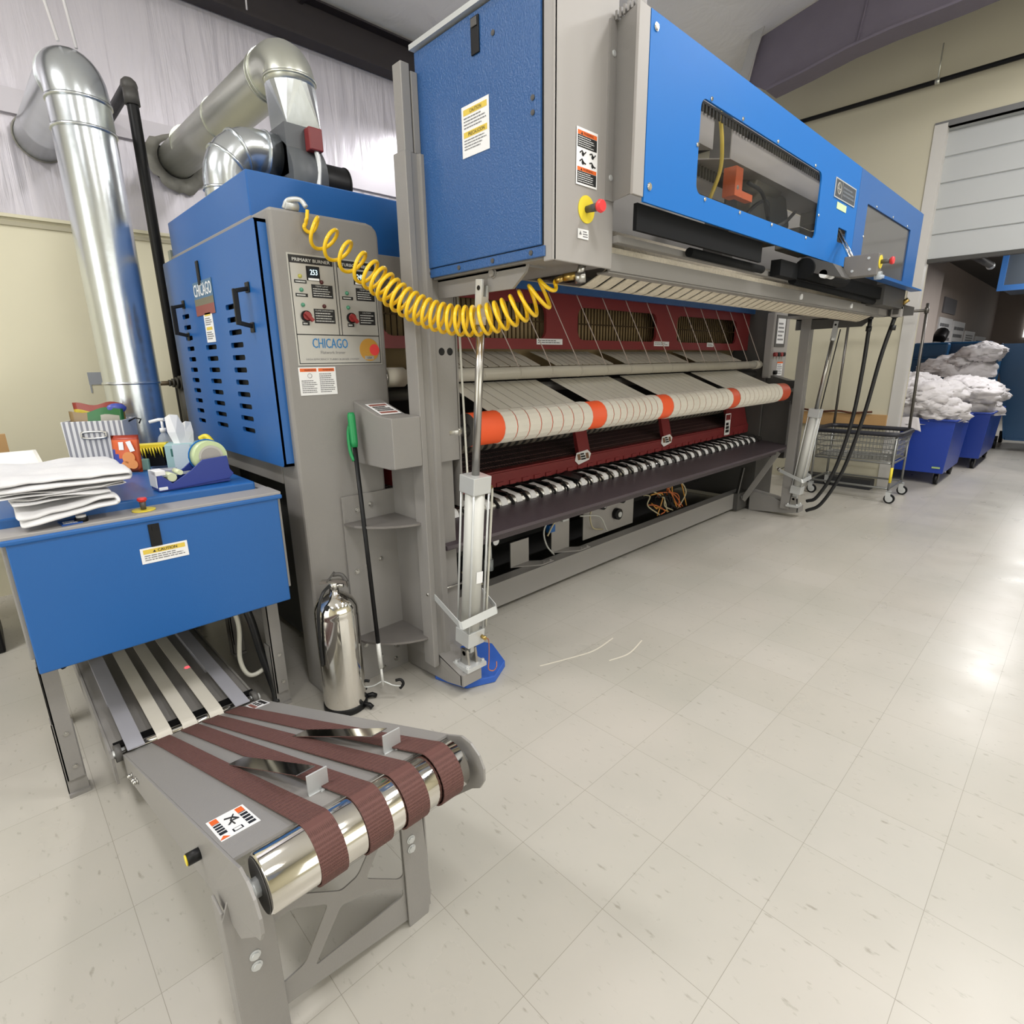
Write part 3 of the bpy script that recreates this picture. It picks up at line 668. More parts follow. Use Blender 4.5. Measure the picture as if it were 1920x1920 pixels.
m = MB(); m.cyl((2.14, 2.45, .40), (2.14, 2.45, .30), .022, n=14); m.cyl((2.14, 2.45, .31), (2.14, 2.45, .24), .03, n=14, m=1); m.cyl((2.17, 2.43, .43), (2.17, 2.41, .43), .03, n=16, m=2); m.cyl((2.17, 2.41, .43), (2.17, 2.408, .43), .025, n=16, m=3)
m.part('air_regulator', [ALU, CLEAR, BLACK, WHITE], IR)
m = MB(); m.cyl((2.84, 2.43, .54), (2.84, 2.43, .44), .02, n=12); m.box(2.8, 2.86, 2.41, 2.44, .42, .45); m.box(2.66, 2.72, 2.41, 2.44, .37, .42, 1); m.part('air_valve', [ALU, BLUE], IR)
m = MB(); m.cyl((1.45, 2.5, .60), (3.2, 2.5, .60), .02, n=10); m.cyl((1.45, 2.48, .56), (2.6, 2.5, .56), .012, n=10); m.part('drive_shaft', STEEL, IR)
m = MB(); m.bar((5.42, 2.28, .12), (5.40, 1.985, .64), .012, .05, up=(0, 1, 0)); m.part('shelf_brace', G, IR)
m = MB(); m.bar((5.36, 2.33, .12), (5.40, 2.30, .45), .04, .012); m.part('shelf_brace', GD, IR)
m = MB(); m.box(5.34, 5.58, 2.30, 2.36, .02, .19); bolt(m, (5.4, 2.30, .15), (0, -1, 0), .02, .02); m.part('rail_end', GD, IR)
# left corner bracket: plates, curved shelves, bolts
m = MB(); m.box(1.10, 1.385, 2.235, 2.25, .0, .93); m.box(1.365, 1.385, 1.99, 2.24, .12, 1.05); pl = m.part('corner_plate', G, IR, bev=.002)
for z in (.80, .235):
    m = MB(); P = [(1.365, 2.235), (1.10, 2.235)]+[(1.10+.265*math.sin(R(a))*.999, 2.235-.25*(1-math.cos(R(a)))**.6*1.0) for a in range(10, 91, 10)]
    P = [(1.375, 2.236), (1.10, 2.236), (1.115, 2.17), (1.15, 2.11), (1.20, 2.06), (1.26, 2.02), (1.32, 1.995), (1.375, 1.985)]
    m.prism(P, 'z', z, z+.01); m.part('corner_shelf', SHELFM, IR)
m = MB()
for (x, z) in ((1.17, .86), (1.24, .875), (1.14, .57), (1.20, .585), (1.27, .60), (1.15, .19), (1.23, .10), (1.32, .12), (1.24, .03), (1.31, .05)): bolt(m, (x, 2.235, z), (0, -1, 0), .009, .01)
m.part('bolt', STEEL, pl)
m = MB(); m.prism([(1.99, 1.07), (2.25, 1.07), (2.25, 1.345), (2.06, 1.29), (1.95, 1.285), (1.95, 1.075)], 'x', 1.205, 1.345)
gb = m.part('chain_guard_box', G, IR, bev=.004)
m = MB(); F = frame((1.225, 2.06, 1.292), (1, 0, 0), (0, .19, .055)); rect(m, F, 0, 0, .10, .13, 0, .003, .002); rect(m, F, .008, .01, .092, .03, 1, .0036); rect(m, F, .008, .1, .092, .12, 1, .0036); lines(m, F, .01, .035, .09, .095, 3, 2, .004, .7); m.part('warning_label', [WHITE, mat('faded_red_print', '#8f5a50', .5), GD], gb)
m = MB(); m.prism([(1.99, 1.07), (2.25, 1.07), (2.25, 1.345), (2.06, 1.29), (1.95, 1.285), (1.95, 1.075)], 'x', 5.62, 5.76); m.box(5.6, 6.0, 2.0, 2.25, .55, 1.1); m.part('chain_guard_box', GD, IR, bev=.004)
m = MB(); m.prism([(2.27, .93), (2.24, 1.03), (2.56, 1.10), (2.6, .93)], 'x', 1.385, 1.6); m.part('red_end_guard', RED, IR)
# ================================================================== OVERHEAD FEEDER
FD = thing('overhead_feeder', 'overhead linen feeder with a long bright blue cover raised on grey posts and air cylinders', 'linen feeder', (3.5, 1.6, 1.8))
# posts
for s, x0 in ((0, 1.345), (1, 5.49)):
    m = MB(); x1 = x0+.09; n_post = len(FD.children)
    m.prism([(x0, 1.95), (x0+.028, 1.95), (x0+.036, 1.962), (x0+.062, 1.962), (x0+.07, 1.95), (x1+.01, 1.95), (x1+.01, 2.03), (x0, 2.03)], 'z', .10 if s == 0 else .08, 2.27)
    if s == 1: m.xf(Matrix.Translation((0, -.085, 0)))
    m.box(x0+.012, x0+.05, 1.965, 2.02, 2.27, 2.56, 0); m.box(x0+.055, x0+.085, 1.965, 2.02, 2.27, 2.54, 0)
    m.part('lift_post', G, FD, bev=.003)
    xa, xb = (1.442, 1.552) if s == 0 else (5.455, 5.562)
    m = MB() if s == 0 else MB(); (lambda *a: None)() if s == 0 else None
    m.box(xa, xb, 1.957, 1.972, 1.075, 1.86); m.box(xb-.012, xb, 1.972, 2.02, 1.075, 1.86)
    if s == 0:
        for xx in (1.478, 1.522): m.cyl((xx, 1.9565, 1.545), (xx, 1.958, 1.545), .016, n=20, m=1)
    if s == 0: m.part('post_cover', [G, BLACK], FD, bev=.003)
    m = MB(); m.box(xa, xb-.02, 1.985, 2.03, .10, 1.08); m.box(xb+.005, xb+.015, 1.96, 2.03, .85, 1.86); m.part('post_web', G, FD) if s == 0 else None
    # foot on the floor
    m = MB(); fx = x0+.035
    m.prism([(2.26, .0), (2.26, .20), (2.02, .17), (1.79, .105), (1.79, .055), (1.9, .03)], 'x', fx, fx+.012)
    m.prism([(2.26, .0), (2.26, .20), (2.02, .17), (1.79, .105), (1.79, .055), (1.9, .03)], 'x', fx+.10, fx+.112)
    m.box(fx, fx+.112, 1.78, 1.80, .055, .115); m.prism([(2.26, .192), (2.26, .2), (2.02, .17), (1.79, .108), (1.79, .10), (2.02, .16)], 'x', fx, fx+.112)
    m.part('post_foot', G, FD, bev=.002)
    # air cylinder leaning forward
    cx = 1.46 if s == 0 else 5.52
    A = Vector((cx, 1.83, .145)); T = Vector((cx+.0, 1.665, 1.775)); ax = (T-A).normalized()
    Fc = frame(A, (1, 0, 0), Vector((1, 0, 0)).cross(ax)*-1); 
    sd = ax.cross(Vector((1, 0, 0))).normalized()
    Fc = Matrix(((1, sd[0], ax[0], A[0]), (0, sd[1], ax[1], A[1]), (0, sd[2], ax[2], A[2]), (0, 0, 0, 1)))
    cyl = MB(); h = .048
    cyl.obox(Fc, -h, h, -h, h, .10, .175); cyl.part('cylinder_end_cap', ALU, FD, bev=.003)
    cyl = MB(); cyl.obox(Fc, -h, h, -h, h, .83, .905); cyl.part('cylinder_end_cap', ALU, FD, bev=.003)
    cyl = MB(); cyl.cyl(Fc @ Vector((0, 0, .175)), Fc @ Vector((0, 0, .83)), .043, n=32)
    barrel = cyl.part('cylinder_barrel', mat('anodised_barrel', '#c9c9c4', .5, .2) if 'anodised_barrel' not in MATS else MATS['anodised_barrel'], FD)
    if s == 0:
        cyl = MB(); cyl.obox(frame(Fc @ Vector((-.012, -.044, .42)), (1, -.25, 0), ax), 0, .03, 0, .055, 0, .001); 
        cyl.part('serial_label', WHITE, barrel)
    for a, b in ((-1, -1), (1, -1), (-1, 1), (1, 1)):
        cyl = MB(); cyl.cyl(Fc @ Vector((a*.041, b*.041, .11)), Fc @ Vector((a*.041, b*.041, .89)), .0048, n=10); cyl.part('tie_rod', ALU, FD)
    cyl = MB(); cyl.cyl(Fc @ Vector((0, 0, .905)), Fc @ Vector((0, 0, 1.53)), .0165, n=24); cyl.part('piston_rod', STEEL, FD)
    cyl = MB(); cyl.obox(Fc, -.018, .018, -.018, .018, 1.52, 1.60); cyl.obox(Fc, -.018, -.008, -.018, .018, 1.60, 1.66); cyl.cyl(Fc @ Vector((0, 0, 1.50)), Fc @ Vector((0, 0, 1.53)), .022, n=6)
    cyl.obox(Fc, .008, .018, -.018, .018, 1.60, 1.64); cyl.cyl(Fc @ Vector((-.019, 0, 1.63)), Fc @ Vector((-.0175, 0, 1.63)), .009, n=16, m=1); cyl.part('rod_clevis', [ALU, BLACK], FD, bev=.002)
    cyl = MB(); cyl.box(cx-.055, cx+.06, 1.775, 1.885, .115, .135); cyl.cyl((cx-.03, 1.83, .19), (cx+.03, 1.83, .19), .012, n=12, m=1)
    cyl.prism([(1.80, .135), (1.86, .135), (1.85, .21), (1.81, .21)], 'x', cx-.03, cx-.018, 1); cyl.prism([(1.80, .135), (1.86, .135), (1.85, .21), (1.81, .21)], 'x', cx+.018, cx+.03, 1)
    cyl.obox(Fc, -.01, .01, -.02, .02, .05, .10, 0)
    for a in (-.045, .05): bolt(cyl, (cx+a, 1.79, .135), (0, 0, 1), .008, .012, 0); bolt(cyl, (cx+a, 1.87, .135), (0, 0, 1), .008, .012, 0)
    cyl.part('pivot_bracket', [ALU, STEEL], FD)
    # restraint strap
    st = MB(); xs0, xs1 = cx-.09, cx+.115; zt = .47
    st.ribbon([(xs0, 1.99, .475), (xs0, 1.975, .465), (xs0-.018, 1.752, .392), (xs0-.012, 1.742, .388), (xs1-.018, 1.738, .400), (xs1-.010, 1.745, .404), (xs1, 1.85, .45)], (0, .3, 1), .036, .004)
    st.part('restraint_strap', ALU, FD)
    st = MB(); bolt(st, (xs0, 1.97, .47), (-1, 0, 0), .014, .02); st.cyl((xs0-.03, 1.97, .47), (xs1, 1.97, .47), .006, n=10); st.part('strap_bolt', STEEL, FD)
    # air fittings and lines
    st = MB(); p1 = Fc @ Vector((.048, -.02, .85)); p2 = Fc @ Vector((.075, -.02, .845)); p3 = Fc @ Vector((.078, -.02, .16))
    st.cyl(p1, p2, .009, n=10, m=1); st.tube(bez([p2, Fc @ Vector((.08, -.02, .80)), Fc @ Vector((.079, -.02, .5)), p3], 6), .0055, 8); st.part('air_line', [mat('pale_tube', '#c5c3b8', .4) if 'pale_tube' not in MATS else MATS['pale_tube'], BRASS], FD)
    if s == 0:
        st = MB(); q = Fc @ Vector((.05, -.03, .14)); st.cyl(Fc @ Vector((.03, -.048, .14)), Fc @ Vector((.03, -.075, .14)), .009, n=10, m=1)
        st.tube(bez([Fc @ Vector((.03, -.07, .14)), (cx+.06, 1.755, .25), (cx+.055, 1.75, .16), (cx+.05, 1.75, .11), (cx+.07, 1.74, .095), (cx+.10, 1.75, .10), (cx+.11, 1.76, .12)], 6), .0028, 6); st.part('copper_line', [COPPER, BRASS], FD)
m = MB(); m.tube([(1.563, 1.945, 1.86), (1.565, 1.92, .95), (1.56, 1.90, .93)], .005, 8); m.part('air_line', MATS['pale_tube'], FD)
# end cabinets ------------------------------------------------------
for s, xa, xb in ((0, 1.44, 1.752), (1, 5.25, 5.56)):
    m = MB()
    m.box(xa+.012, xb, 1.30, 1.985, 1.845, 2.62 if s == 0 else 2.5); m.part('end_cabinet', G if s == 0 else GD, FD, bev=.006)
    m = MB(); m.box(xa-.001 if s == 0 else xa, xb, 1.29, 1.3, 1.815, 2.62 if s == 0 else 2.5); m.box(xa, xa+.012, 1.29, 1.335, 1.815, 2.62 if s == 0 else 2.5); m.part('front_column', GL, FD, bev=.003)
    # underside and bracket
    m = MB(); m.box(xa+.01, xb, 1.31, 1.985, 1.825, 1.845); m.part('underside_plate', G, FD)
    m = MB(); xk = 1.475 if s == 0 else 5.52
    m.prism([(2.0, 1.83), (2.0, 1.755), (1.52, 1.752), (1.455, 1.80), (1.44, 1.83)] if s == 0 else [(2.0, 1.85), (2.0, 1.735), (1.47, 1.743), (1.39, 1.81), (1.12, 1.808), (1.12, 1.87), (1.3, 1.93)], 'x', xk, xk+.012)
    m.box(xk, xk+.1, 1.45, 2.0, 1.818, 1.83); bolt(m, (xk, 1.62, 1.815), (-1, 0, 0), .014, .012, 0)
    m.part('lift_bracket', G if s == 0 else GD, FD)
# blue painted end panel (left)
m = MB(); F = FX(1.44, 1.985, 1.845)
m.obox(F, .004, .645, .02, .762, -.002, .010); m.obox(F, 0, .66, -.015, .018, -.002, .006)
ep = m.part('end_panel', BLUED, FD, bev=.003)
m = MB(); m.obox(F, -.004, .66, .768, .785, -.01, .026); m.part('top_lip', ALU, FD)
m = MB(); m.obox(F, .335, .375, .64, .745, .010, .016); m.obox(F, .34, .37, .715, .74, .016, .02, 1); m.part('panel_latch', [BLACK, GD], ep, bev=.002)
m = MB()
for u, v in ((.03, .002), (.22, .002), (.41, .002), (.60, .002), (.615, .40), (.615, .44), (.44, .67)): bolt(m, F @ Vector((u, v, .010 if v > .1 else .006)), (-1, 0, 0), .006, .004)
m.part('screw', GD, ep)
m = MB(); FB = FX(1.429, 1.714, 2.197); sh = .145
rect(m, FB, 0, 0, .143, .157, 0, .001, .001); rect(m, FB, .01, .128, .133, .146, 1, .0016); rect(m, FB, .01, .060, .133, .078, 1, .0016)
put_text(m, FB, 'CAUTION', .045, .131, .06, .011, .0022, 3); put_text(m, FB, 'PRECAUCION', .035, .063, .085, .011, .0022, 3)
lines(m, FB, .012, .085, .13, .124, 4, 2, .0018, .35); lines(m, FB, .012, .02, .13, .056, 4, 2, .0018, .35, seed=5)
m.part('caution_label', [WHITE, YLAB, GINK, INK], ep)
# items on the front column
m = MB(); FB = FY(1.543, 1.288, 2.052); rect(m, FB, 0, 0, .108, .163, 0, .001, .001)
rect(m, FB, .005, .143, .103, .155, 1, .0016); rect(m, FB, .005, .041, .103, .052, 1, .0016); rect(m, FB, .005, .108, .103, .142, 3, .0016); rect(m, FB, .005, .006, .103, .04, 3, .0016)
tri(m, FB, .025, .144, .010, 3, .002); put_text(m, FB, 'WARNING', .034, .145, .05, .008, .002, 3); tri(m, FB, .025, .042, .009, 3, .002); put_text(m, FB, 'WARNING', .034, .043, .05, .007, .002, 3)
lines(m, FB, .008, .110, .09, .140, 5, 0, .002, .3); lines(m, FB, .008, .008, .09, .038, 5, 0, .002, .3, seed=4)
for (u, v, k) in ((.03, .092, 0), (.08, .092, 1), (.03, .068, 2), (.08, .066, 3)):
    m.tube([FB @ Vector((u-.014, v+.004*(k % 2), .002)), FB @ Vector((u-.004, v+.007, .002)), FB @ Vector((u+.006, v-.002, .002)), FB @ Vector((u+.016, v+.006-.01*(k > 1), .002))], .0022, 5, 3)
    disc(m, FB, u+.002, v-.002, .006, 3, .002)
m.part('warning_label', [WHITE, OLAB, GINK, INK], FD)
def estop(parent, F, u, v, r=.04, kr=.016, out=.055):
    m = MB(); m.cyl(F @ Vector((u, v, 0)), F @ Vector((u, v, .003)), r, n=36); pl = m.part('yellow_ring', YEL, parent)
    m = MB(); m.cyl(F @ Vector((u, v, .003)), F @ Vector((u, v, out*.75)), kr*.6, kr*.75, n=16); m.part('button_stem', GD, pl)
    m = MB(); m.cyl(F @ Vector((u, v, out*.7)), F @ Vector((u, v, out*.85)), kr*.8, kr*1.15, n=24); m.cyl(F @ Vector((u, v, out*.85)), F @ Vector((u, v, out)), kr*1.15, kr*.95, n=24); m.part('stop_button', REDP, pl)
estop(FD, FY(1.60, 1.29, 1.985), 0, 0, .042, .018, .07)
m = MB(); FB = FY(1.556, 1.288, 1.893); rect(m, FB, 0, 0, .056, .03, 0, .001, .001); tri(m, FB, .013, .012, .014, 1); lines(m, FB, .026, .004, .052, .026, 3, 1, .0016); m.part('rating_label', [WHITE, GINK], FD)
# front cover ---------------------------------------------------------
YF = 1.17
m = MB(); m.box(1.70, 1.745, 1.283, 1.297, 2.03, 2.55)
m.prism([(1.738, 1.29), (1.742, 1.297), (1.702, 1.182), (1.694, 1.175)], 'z', 2.03, 2.55)
for i in range(6): m.box(1.70+.004*i, 1.75, 1.185+i*.018, 1.193+i*.018, 2.55, 2.575)
m.part('cover_side', G, FD)
m = MB(); m.box(1.692, 1.752, YF, YF+.012, 2.025, 2.552); m.part('cover_front_strip', GL, FD, bev=.002)
for z in (2.10, 2.46): m = MB(); bolt(m, (1.72, 1.284, z), (0, -1, 0), .007, .004); m.part('rivet', ALU, FD)
m = MB(); F = FY(1.745, YF, 2.012)
sheet(m, F, [[(.01, 0), (2.225, 0), (2.225, .54), (.01, .54)], rrect(.35, .085, 1.61, .395, .035), rrect(1.95, .115, 2.10, .19, .01)], .008)
cov = m.part('blue_cover', BLUEF, FD)
m = MB(); sheet(m, F, [[(2.228, -.0), (3.835, -.02), (3.835, .54), (2.228, .54)], rrect(2.42, .03, 3.52, .385, .006)], .008); cov2 = m.part('blue_cover', BLUE, FD)
m = MB(); m.box(1.76, 5.57, YF+.008, YF+.03, 2.535, 2.552); m.box(3.9, 5.57, 1.10, YF, 1.99, 2.0); m.part('cover_edge', BLUE, FD)
m = MB(); m.obox(F, .33, 1.63, .065, .415, -.014, -.009); m.part('window_pane', TINT, cov)
m = MB(); m.obox(F, 2.40, 3.54, .02, .40, -.014, -.009); m.part('window_pane', mat('smoked_window', '#55524f', .12, 0, alpha=.93), cov2)
for u, v in ((.42, .405), (.68, .405), (1.03, .405), (1.50, .405), (.34, .24), (1.62, .2), (.42, .075), (.72, .075), (1.05, .075), (1.48, .075), (2.41, .2), (2.6, .395), (3.0, .395), (3.4, .395)): m = MB(); bolt(m, F @ Vector((u, v, 0)), (0, -1, 0), .0055, .005); m.part('screw', CHROME, cov if u < 2.3 else cov2)
for u, v in ((.04, .50), (.04, .05)): m = MB(); bolt(m, F @ Vector((u, v, 0)), (0, -1, 0), .009, .006); m.part('screw', CHROME, cov)
m = MB(); FB = FY(3.555, YF-.001, 2.332); rect(m, FB, 0, 0, .35, .095, 0, .003, .003); rect(m, FB, .008, .006, .342, .089, 1, .0036)
m.tube([FB @ Vector((.06+.028*math.cos(R(a)), .048+.028*math.sin(R(a)), .004)) for a in range(0, 360, 20)], .0025, 5, 2, closed=True); rect(m, FB, .035, .045, .085, .05, 2, .0042); rect(m, FB, .056, .02, .063, .078, 2, .0042); rect(m, FB, .11, .008, .113, .087, 2, .0042)
lines(m, FB, .13, .02, .33, .075, 3, 3, .0042, .5); m.part('maker_badge', [ALU, mat('charcoal_badge', '#3b4046', .4), PANEL, mat('badge_print', '#6a7078', .5)], cov)
m = MB(); FB = FY(3.62, YF-.001, 2.285); rect(m, FB, 0, 0, .16, .034, 0, .001, .001); m.part('pale_sticker', mat('pale_green_sticker', '#c9dcae', .5), cov)
# inner machinery behind the windows
m = MB(); m.box(1.76, 5.25, 1.92, 1.95, 1.95, 2.6); m.part('rear_cover', G, FD)
m = MB(); m.box(1.78, 2.53, 1.345, 1.35, 2.375, 2.54); m.box(2.70, 5.2, 1.345, 1.35, 2.375, 2.54); m.prism([(1.35, 2.375), (1.35, 2.38), (1.62, 2.44), (1.62, 2.435)], 'x', 2.70, 5.2); m.prism([(1.35, 2.375), (1.35, 2.38), (1.62, 2.44), (1.62, 2.435)], 'x', 1.78, 2.53)
m.part('inner_baffle', mat('inner_grey_plate', '#a9a39d', .45), FD)
m = MB()
for i in range(90):
    x = 1.80+i*.03
    m.box(x, x+.013, 1.335, 1.342, 2.488, 2.518)
m.box(1.80, 4.5, 1.335, 1.341, 2.515, 2.525)
m.part('slotted_rail', BLACK, FD)
m = MB(); m.box(1.78, 3.0, 1.56, 1.60, 2.36, 2.44); m.box(1.78, 3.05, 1.50, 1.60, 2.27, 2.33)
m.part('carriage_rail', GL, FD)
m = MB()
for i in range(26): m.box(2.2+i*.03, 2.212+i*.03, 1.552, 1.562, 2.37, 2.43)
m.box(2.2, 2.98, 1.552, 1.562, 2.43, 2.437); m.part('rail_slots', DARK, FD)
m = MB(); m.box(2.98, 3.10, 1.49, 1.60, 2.02, 2.70); m.box(2.95, 3.3, 1.45, 1.50, 2.10, 2.20); m.part('carriage_post', GD, FD)
m = MB(); m.box(2.675, 2.745, 1.30, 1.36, 2.215, 2.335); m.box(2.745, 2.86, 1.30, 1.335, 2.215, 2.245); m.cyl((2.745, 1.33, 2.29), (2.775, 1.33, 2.29), .016, n=12, m=1); m.cyl((2.70, 1.298, 2.25), (2.70, 1.30, 2.25), .01, n=12, m=1); m.part('orange_actuator', [ORGD, STEEL], FD, bev=.004)
m = MB(); m.prism([(3.22, 2.16), (3.62, 2.14), (3.75, 2.26), (3.66, 2.40), (3.35, 2.42), (3.2, 2.30)], 'y', 1.46, 1.6); m.cyl((3.15, 1.46, 2.40), (3.5, 1.46, 2.42), .05, n=20); m.box(3.9, 4.3, 1.45, 1.6, 2.16, 2.28); m.box(4.0, 4.2, 1.40, 1.5, 2.30, 2.38); m.part('carriage_motor', mat('olive_grey_casting', '#8c8675', .4, .3), FD, bev=.01)
for i, pth in enumerate([[(2.60, 1.36, 2.54), (2.62, 1.35, 2.42), (2.64, 1.36, 2.32), (2.60, 1.38, 2.2)], [(2.9, 1.38, 2.14), (3.05, 1.36, 2.25), (3.2, 1.37, 2.28), (3.3, 1.4, 2.2)], [(3.1, 1.36, 2.12), (3.35, 1.34, 2.2), (3.6, 1.38, 2.3)], [(2.95, 1.37, 2.33), (3.08, 1.35, 2.30), (3.2, 1.36, 2.2)]]):
    m = MB(); m.tube(bez(pth, 6), .009, 8); m.part('control_cable', [YLAB, BLACK, GD, BLACK][i], FD)
# underside beams, belts
m = MB(); m.box(1.755, 5.5, 1.298, 1.312, 1.812, 1.872); m.box(1.755, 5.5, 1.305, 1.36, 1.805, 1.812); fb = m.part('front_beam', G, FD, bev=.002)
m = MB()
for x in (3.60, 4.55): m.cyl((x, 1.298, 1.84), (x, 1.288, 1.84), .016, n=14)
m.part('beam_cap', WHITE, fb)
m = MB(); m.box(1.755, 5.45, 1.33, 1.37, 1.878, 1.90); m.part('belt_edge', WEBB, FD)
m = MB(); m.box(1.755, 5.45, 1.27, 1.30, 1.902, 1.925); m.part('guide_rail', G, FD)
m = MB(); m.box(1.757, 2.78, 1.195, 1.21, 1.930, 2.014); m.cyl((2.2, 1.24, 1.915), (2.9, 1.24, 1.915), .018, n=14); m.part('lower_shroud', DARKB, FD)
m = MB(); m.box(3.05, 5.0, 1.21, 1.26, 1.90, 1.975); m.cyl((3.28, 1.18, 1.95), (3.9, 1.18, 1.95), .05, n=20); m.cyl((3.3, 1.24, 1.90), (5.2, 1.26, 1.885), .022, n=14); m.part('lower_shroud', DARKB, FD)
m = MB(); m.cyl((1.8, 1.50, 1.955), (5.3, 1.50, 1.955), .055, n=24); m.part('belt_roller', WEBB, FD)
m = MB(); m.box(4.9, 5.5, 1.19, 1.9, 1.86, 2.0); m.box(1.76, 5.4, 1.5, 1.9, 1.86, 1.87); m.part('end_housing', GD, FD)
nb = 40
for i in range(nb):
    x = 1.80+i*.0885
    m = MB(); m.ribbon([(x, 1.325, 1.822), (x, 1.345, 1.81), (x, 1.425, 1.776), (x, 1.45, 1.772), (x, 1.65, 1.81), (x, 1.86, 1.85)], (1, 0, 0), .068, .004); m.part('transfer_belt', WEBB, FD)
m = MB(); m.cyl((1.76, 1.45, 1.795), (5.3, 1.45, 1.795), .016, n=14); m.part('belt_nose_bar', GD, FD)
# stop box with chrome arms on the cover
m = MB(); m.box(3.45, 3.52, .885, 1.045, 1.90, 2.005); sb = m.part('stop_box', SHELFM, FD, bev=.004)
m = MB()
for y, z in ((1.0, 1.93), (.92, 1.93), (.93, 1.985)): bolt(m, (3.45, y, z), (-1, 0, 0), .005, .004)
m.part('screw', ALU, sb)
estop(sb, FY(3.485, .885, 1.965), 0, 0, .032, .017, .06)
m = MB(); m.cyl((3.485, .90, 1.90), (3.485, .87, 1.90), .02, n=14); m.cyl((3.485, .875, 1.90), (3.485, .875, 1.885), .018, n=14); m.part('push_switch', CLEAR, sb)
for dx, dz in ((0, 0), (.03, .015), (.06, -.01)):
    m = MB(); m.cyl((3.78+dx, 1.2, 2.19+dz), (3.52+dx, 1.03, 1.99+dz), .006, n=10); m.part('chrome_arm', CHROME, FD)
m = MB(); m.cyl((3.40, 1.08, 1.915), (3.36, 1.08, 1.915), .02, n=14); m.cyl((3.34, 1.09, 1.915), (3.30, 1.09, 1.915), .02, n=14); m.cyl((3.35, 1.09, 1.93), (3.35, 1.1, 1.97), .008, n=8, m=1); m.part('white_guide_wheels', [WHITE, GD], FD)
m = MB(); m.prism([(1.0, 1.89), (1.16, 1.93), (1.16, 2.0), (1.05, 1.96)], 'x', 3.30, 3.44); m.part('box_bracket', GD, FD)
# right hand junction box and hoses
m = MB(); m.box(5.46, 5.53, 1.19, 1.26, 1.80, 1.88); m.box(5.45, 5.46, 1.205, 1.245, 1.82, 1.86, 1); m.part('junction_box', [GL, GD], FD, bev=.003)
m = MB(); m.cyl((5.49, 1.20, 1.90), (5.49, 1.16, 1.93), .018, n=12); m.cyl((5.5, 1.42, 1.85), (5.49, 1.40, 1.83), .022, n=12); m.part('brass_fitting', BRASS, FD)
for i, (y, pts) in enumerate(((1.40, [(5.49, 1.405, 1.795), (5.50, 1.41, 1.4), (5.52, 1.44, .95), (5.55, 1.53, .5), (5.60, 1.66, .22), (5.62, 1.75, .16)]), (1.23, [(5.49, 1.235, 1.795), (5.50, 1.29, 1.5), (5.54, 1.36, 1.0), (5.58, 1.47, .5), (5.62, 1.62, .16), (5.64, 1.75, .06)]))):
    m = MB(); m.tube(bez(pts, 8), .016, 10); m.cyl(pts[0], (pts[0][0], pts[0][1], pts[0][2]+.02), .022, n=10); m.cyl((pts[0][0], pts[0][1], 1.74), (pts[0][0], pts[0][1]+.002, 1.70), .022, n=10)
    m.part('air_hose', RUB, FD)
m = MB(); m.tube([(5.56, 1.64, 1.73), (5.56, 1.72, 1.0)], .005, 8); m.part('thin_air_line', RUB, FD)
# coiled air hose
CH = thing('coiled_air_hose', 'yellow coiled air hose sagging from the ironer column to the feeder', 'air hose', (1.08, 2.2, 2.07))
key = [(1.068, 2.219, 2.07), (1.062, 2.215, 2.01), (1.092, 2.182, 1.982), (1.148, 2.094, 1.901), (1.206, 2.004, 1.822), (1.262, 1.917, 1.740), (1.319, 1.829, 1.684), (1.376, 1.74, 1.655), (1.433, 1.652, 1.65), (1.489, 1.565, 1.672), (1.543, 1.48, 1.714), (1.572, 1.44, 1.745), (1.585, 1.41, 1.775)]
base = bez(key, 60); cum = [0]
for a, b in zip(base, base[1:]): cum.append(cum[-1]+(b-a).length)
def turns_rate(s):   # turns per metre along the hose
    return 14 if s < .34 else (26 if s < .42 else (31 if s < .95 else (26 if s < 1.05 else 20)))
pts = []; ph = 0; prev = 0; S = cum[-1]; N = 1500; j = 0; nv = Vector((0, 0, 1))
for k in range(N+1):
    s = S*k/N
    while j < len(cum)-2 and cum[j+1] < s: j += 1
    t = (s-cum[j])/max(1e-9, cum[j+1]-cum[j]); p = base[j].lerp(base[j+1], t); d = (base[min(j+3, len(base)-1)]-base[max(j-3, 0)]).normalized()
    a = Vector((0, 0, 1)).cross(d).normalized(); b = d.cross(a)
    ph += turns_rate(s)*(s-prev)*2*math.pi; prev = s
    rad = .051*min(1, max(0, (s-.03)/.06))*min(1, max(0.0, (S-s)/.05))
    pts.append(p+a*rad*math.cos(ph)+b*rad*math.sin(ph))
m = MB(); m.tube(pts, .0072, 8); m.part('hose_coil', HOSEY, CH)
m = MB(); m.cyl((1.05, 2.26, 2.085), (1.00, 2.26, 2.085), .016, n=12); m.tube(bez([(1.0, 2.27, 2.075), (1.01, 2.25, 2.10), (1.05, 2.235, 2.105), (1.066, 2.222, 2.08)], 6), .009, 8); m.part('hose_fitting', ALU, CH)
m = MB(); m.cyl((1.585, 1.41, 1.775), (1.60, 1.385, 1.785), .011, n=10); m.cyl((1.60, 1.385, 1.785), (1.625, 1.345, 1.79), .014, n=8); m.part('brass_coupling', BRASS, CH)
m = MB(); m.cyl((1.63, 1.34, 1.79), (1.64, 1.33, 1.83), .014, n=10); m.cyl((1.62, 1.35, 1.782), (1.645, 1.325, 1.785), .02, n=10); m.part('elbow_fitting', STEEL, CH)
# blue foam under the foot
m = MB(); m.prism([(1.38, 2.0), (1.41, 1.90), (1.435, 1.825), (1.57, 1.772), (1.70, 1.84), (1.775, 2.02), (1.74, 2.10), (1.5, 2.14)], 'z', 0.001, .036)
tag(m.part('foam_pad', FOAM, bev=.004), 'blue foam pad on the floor under the left post foot', 'pad')
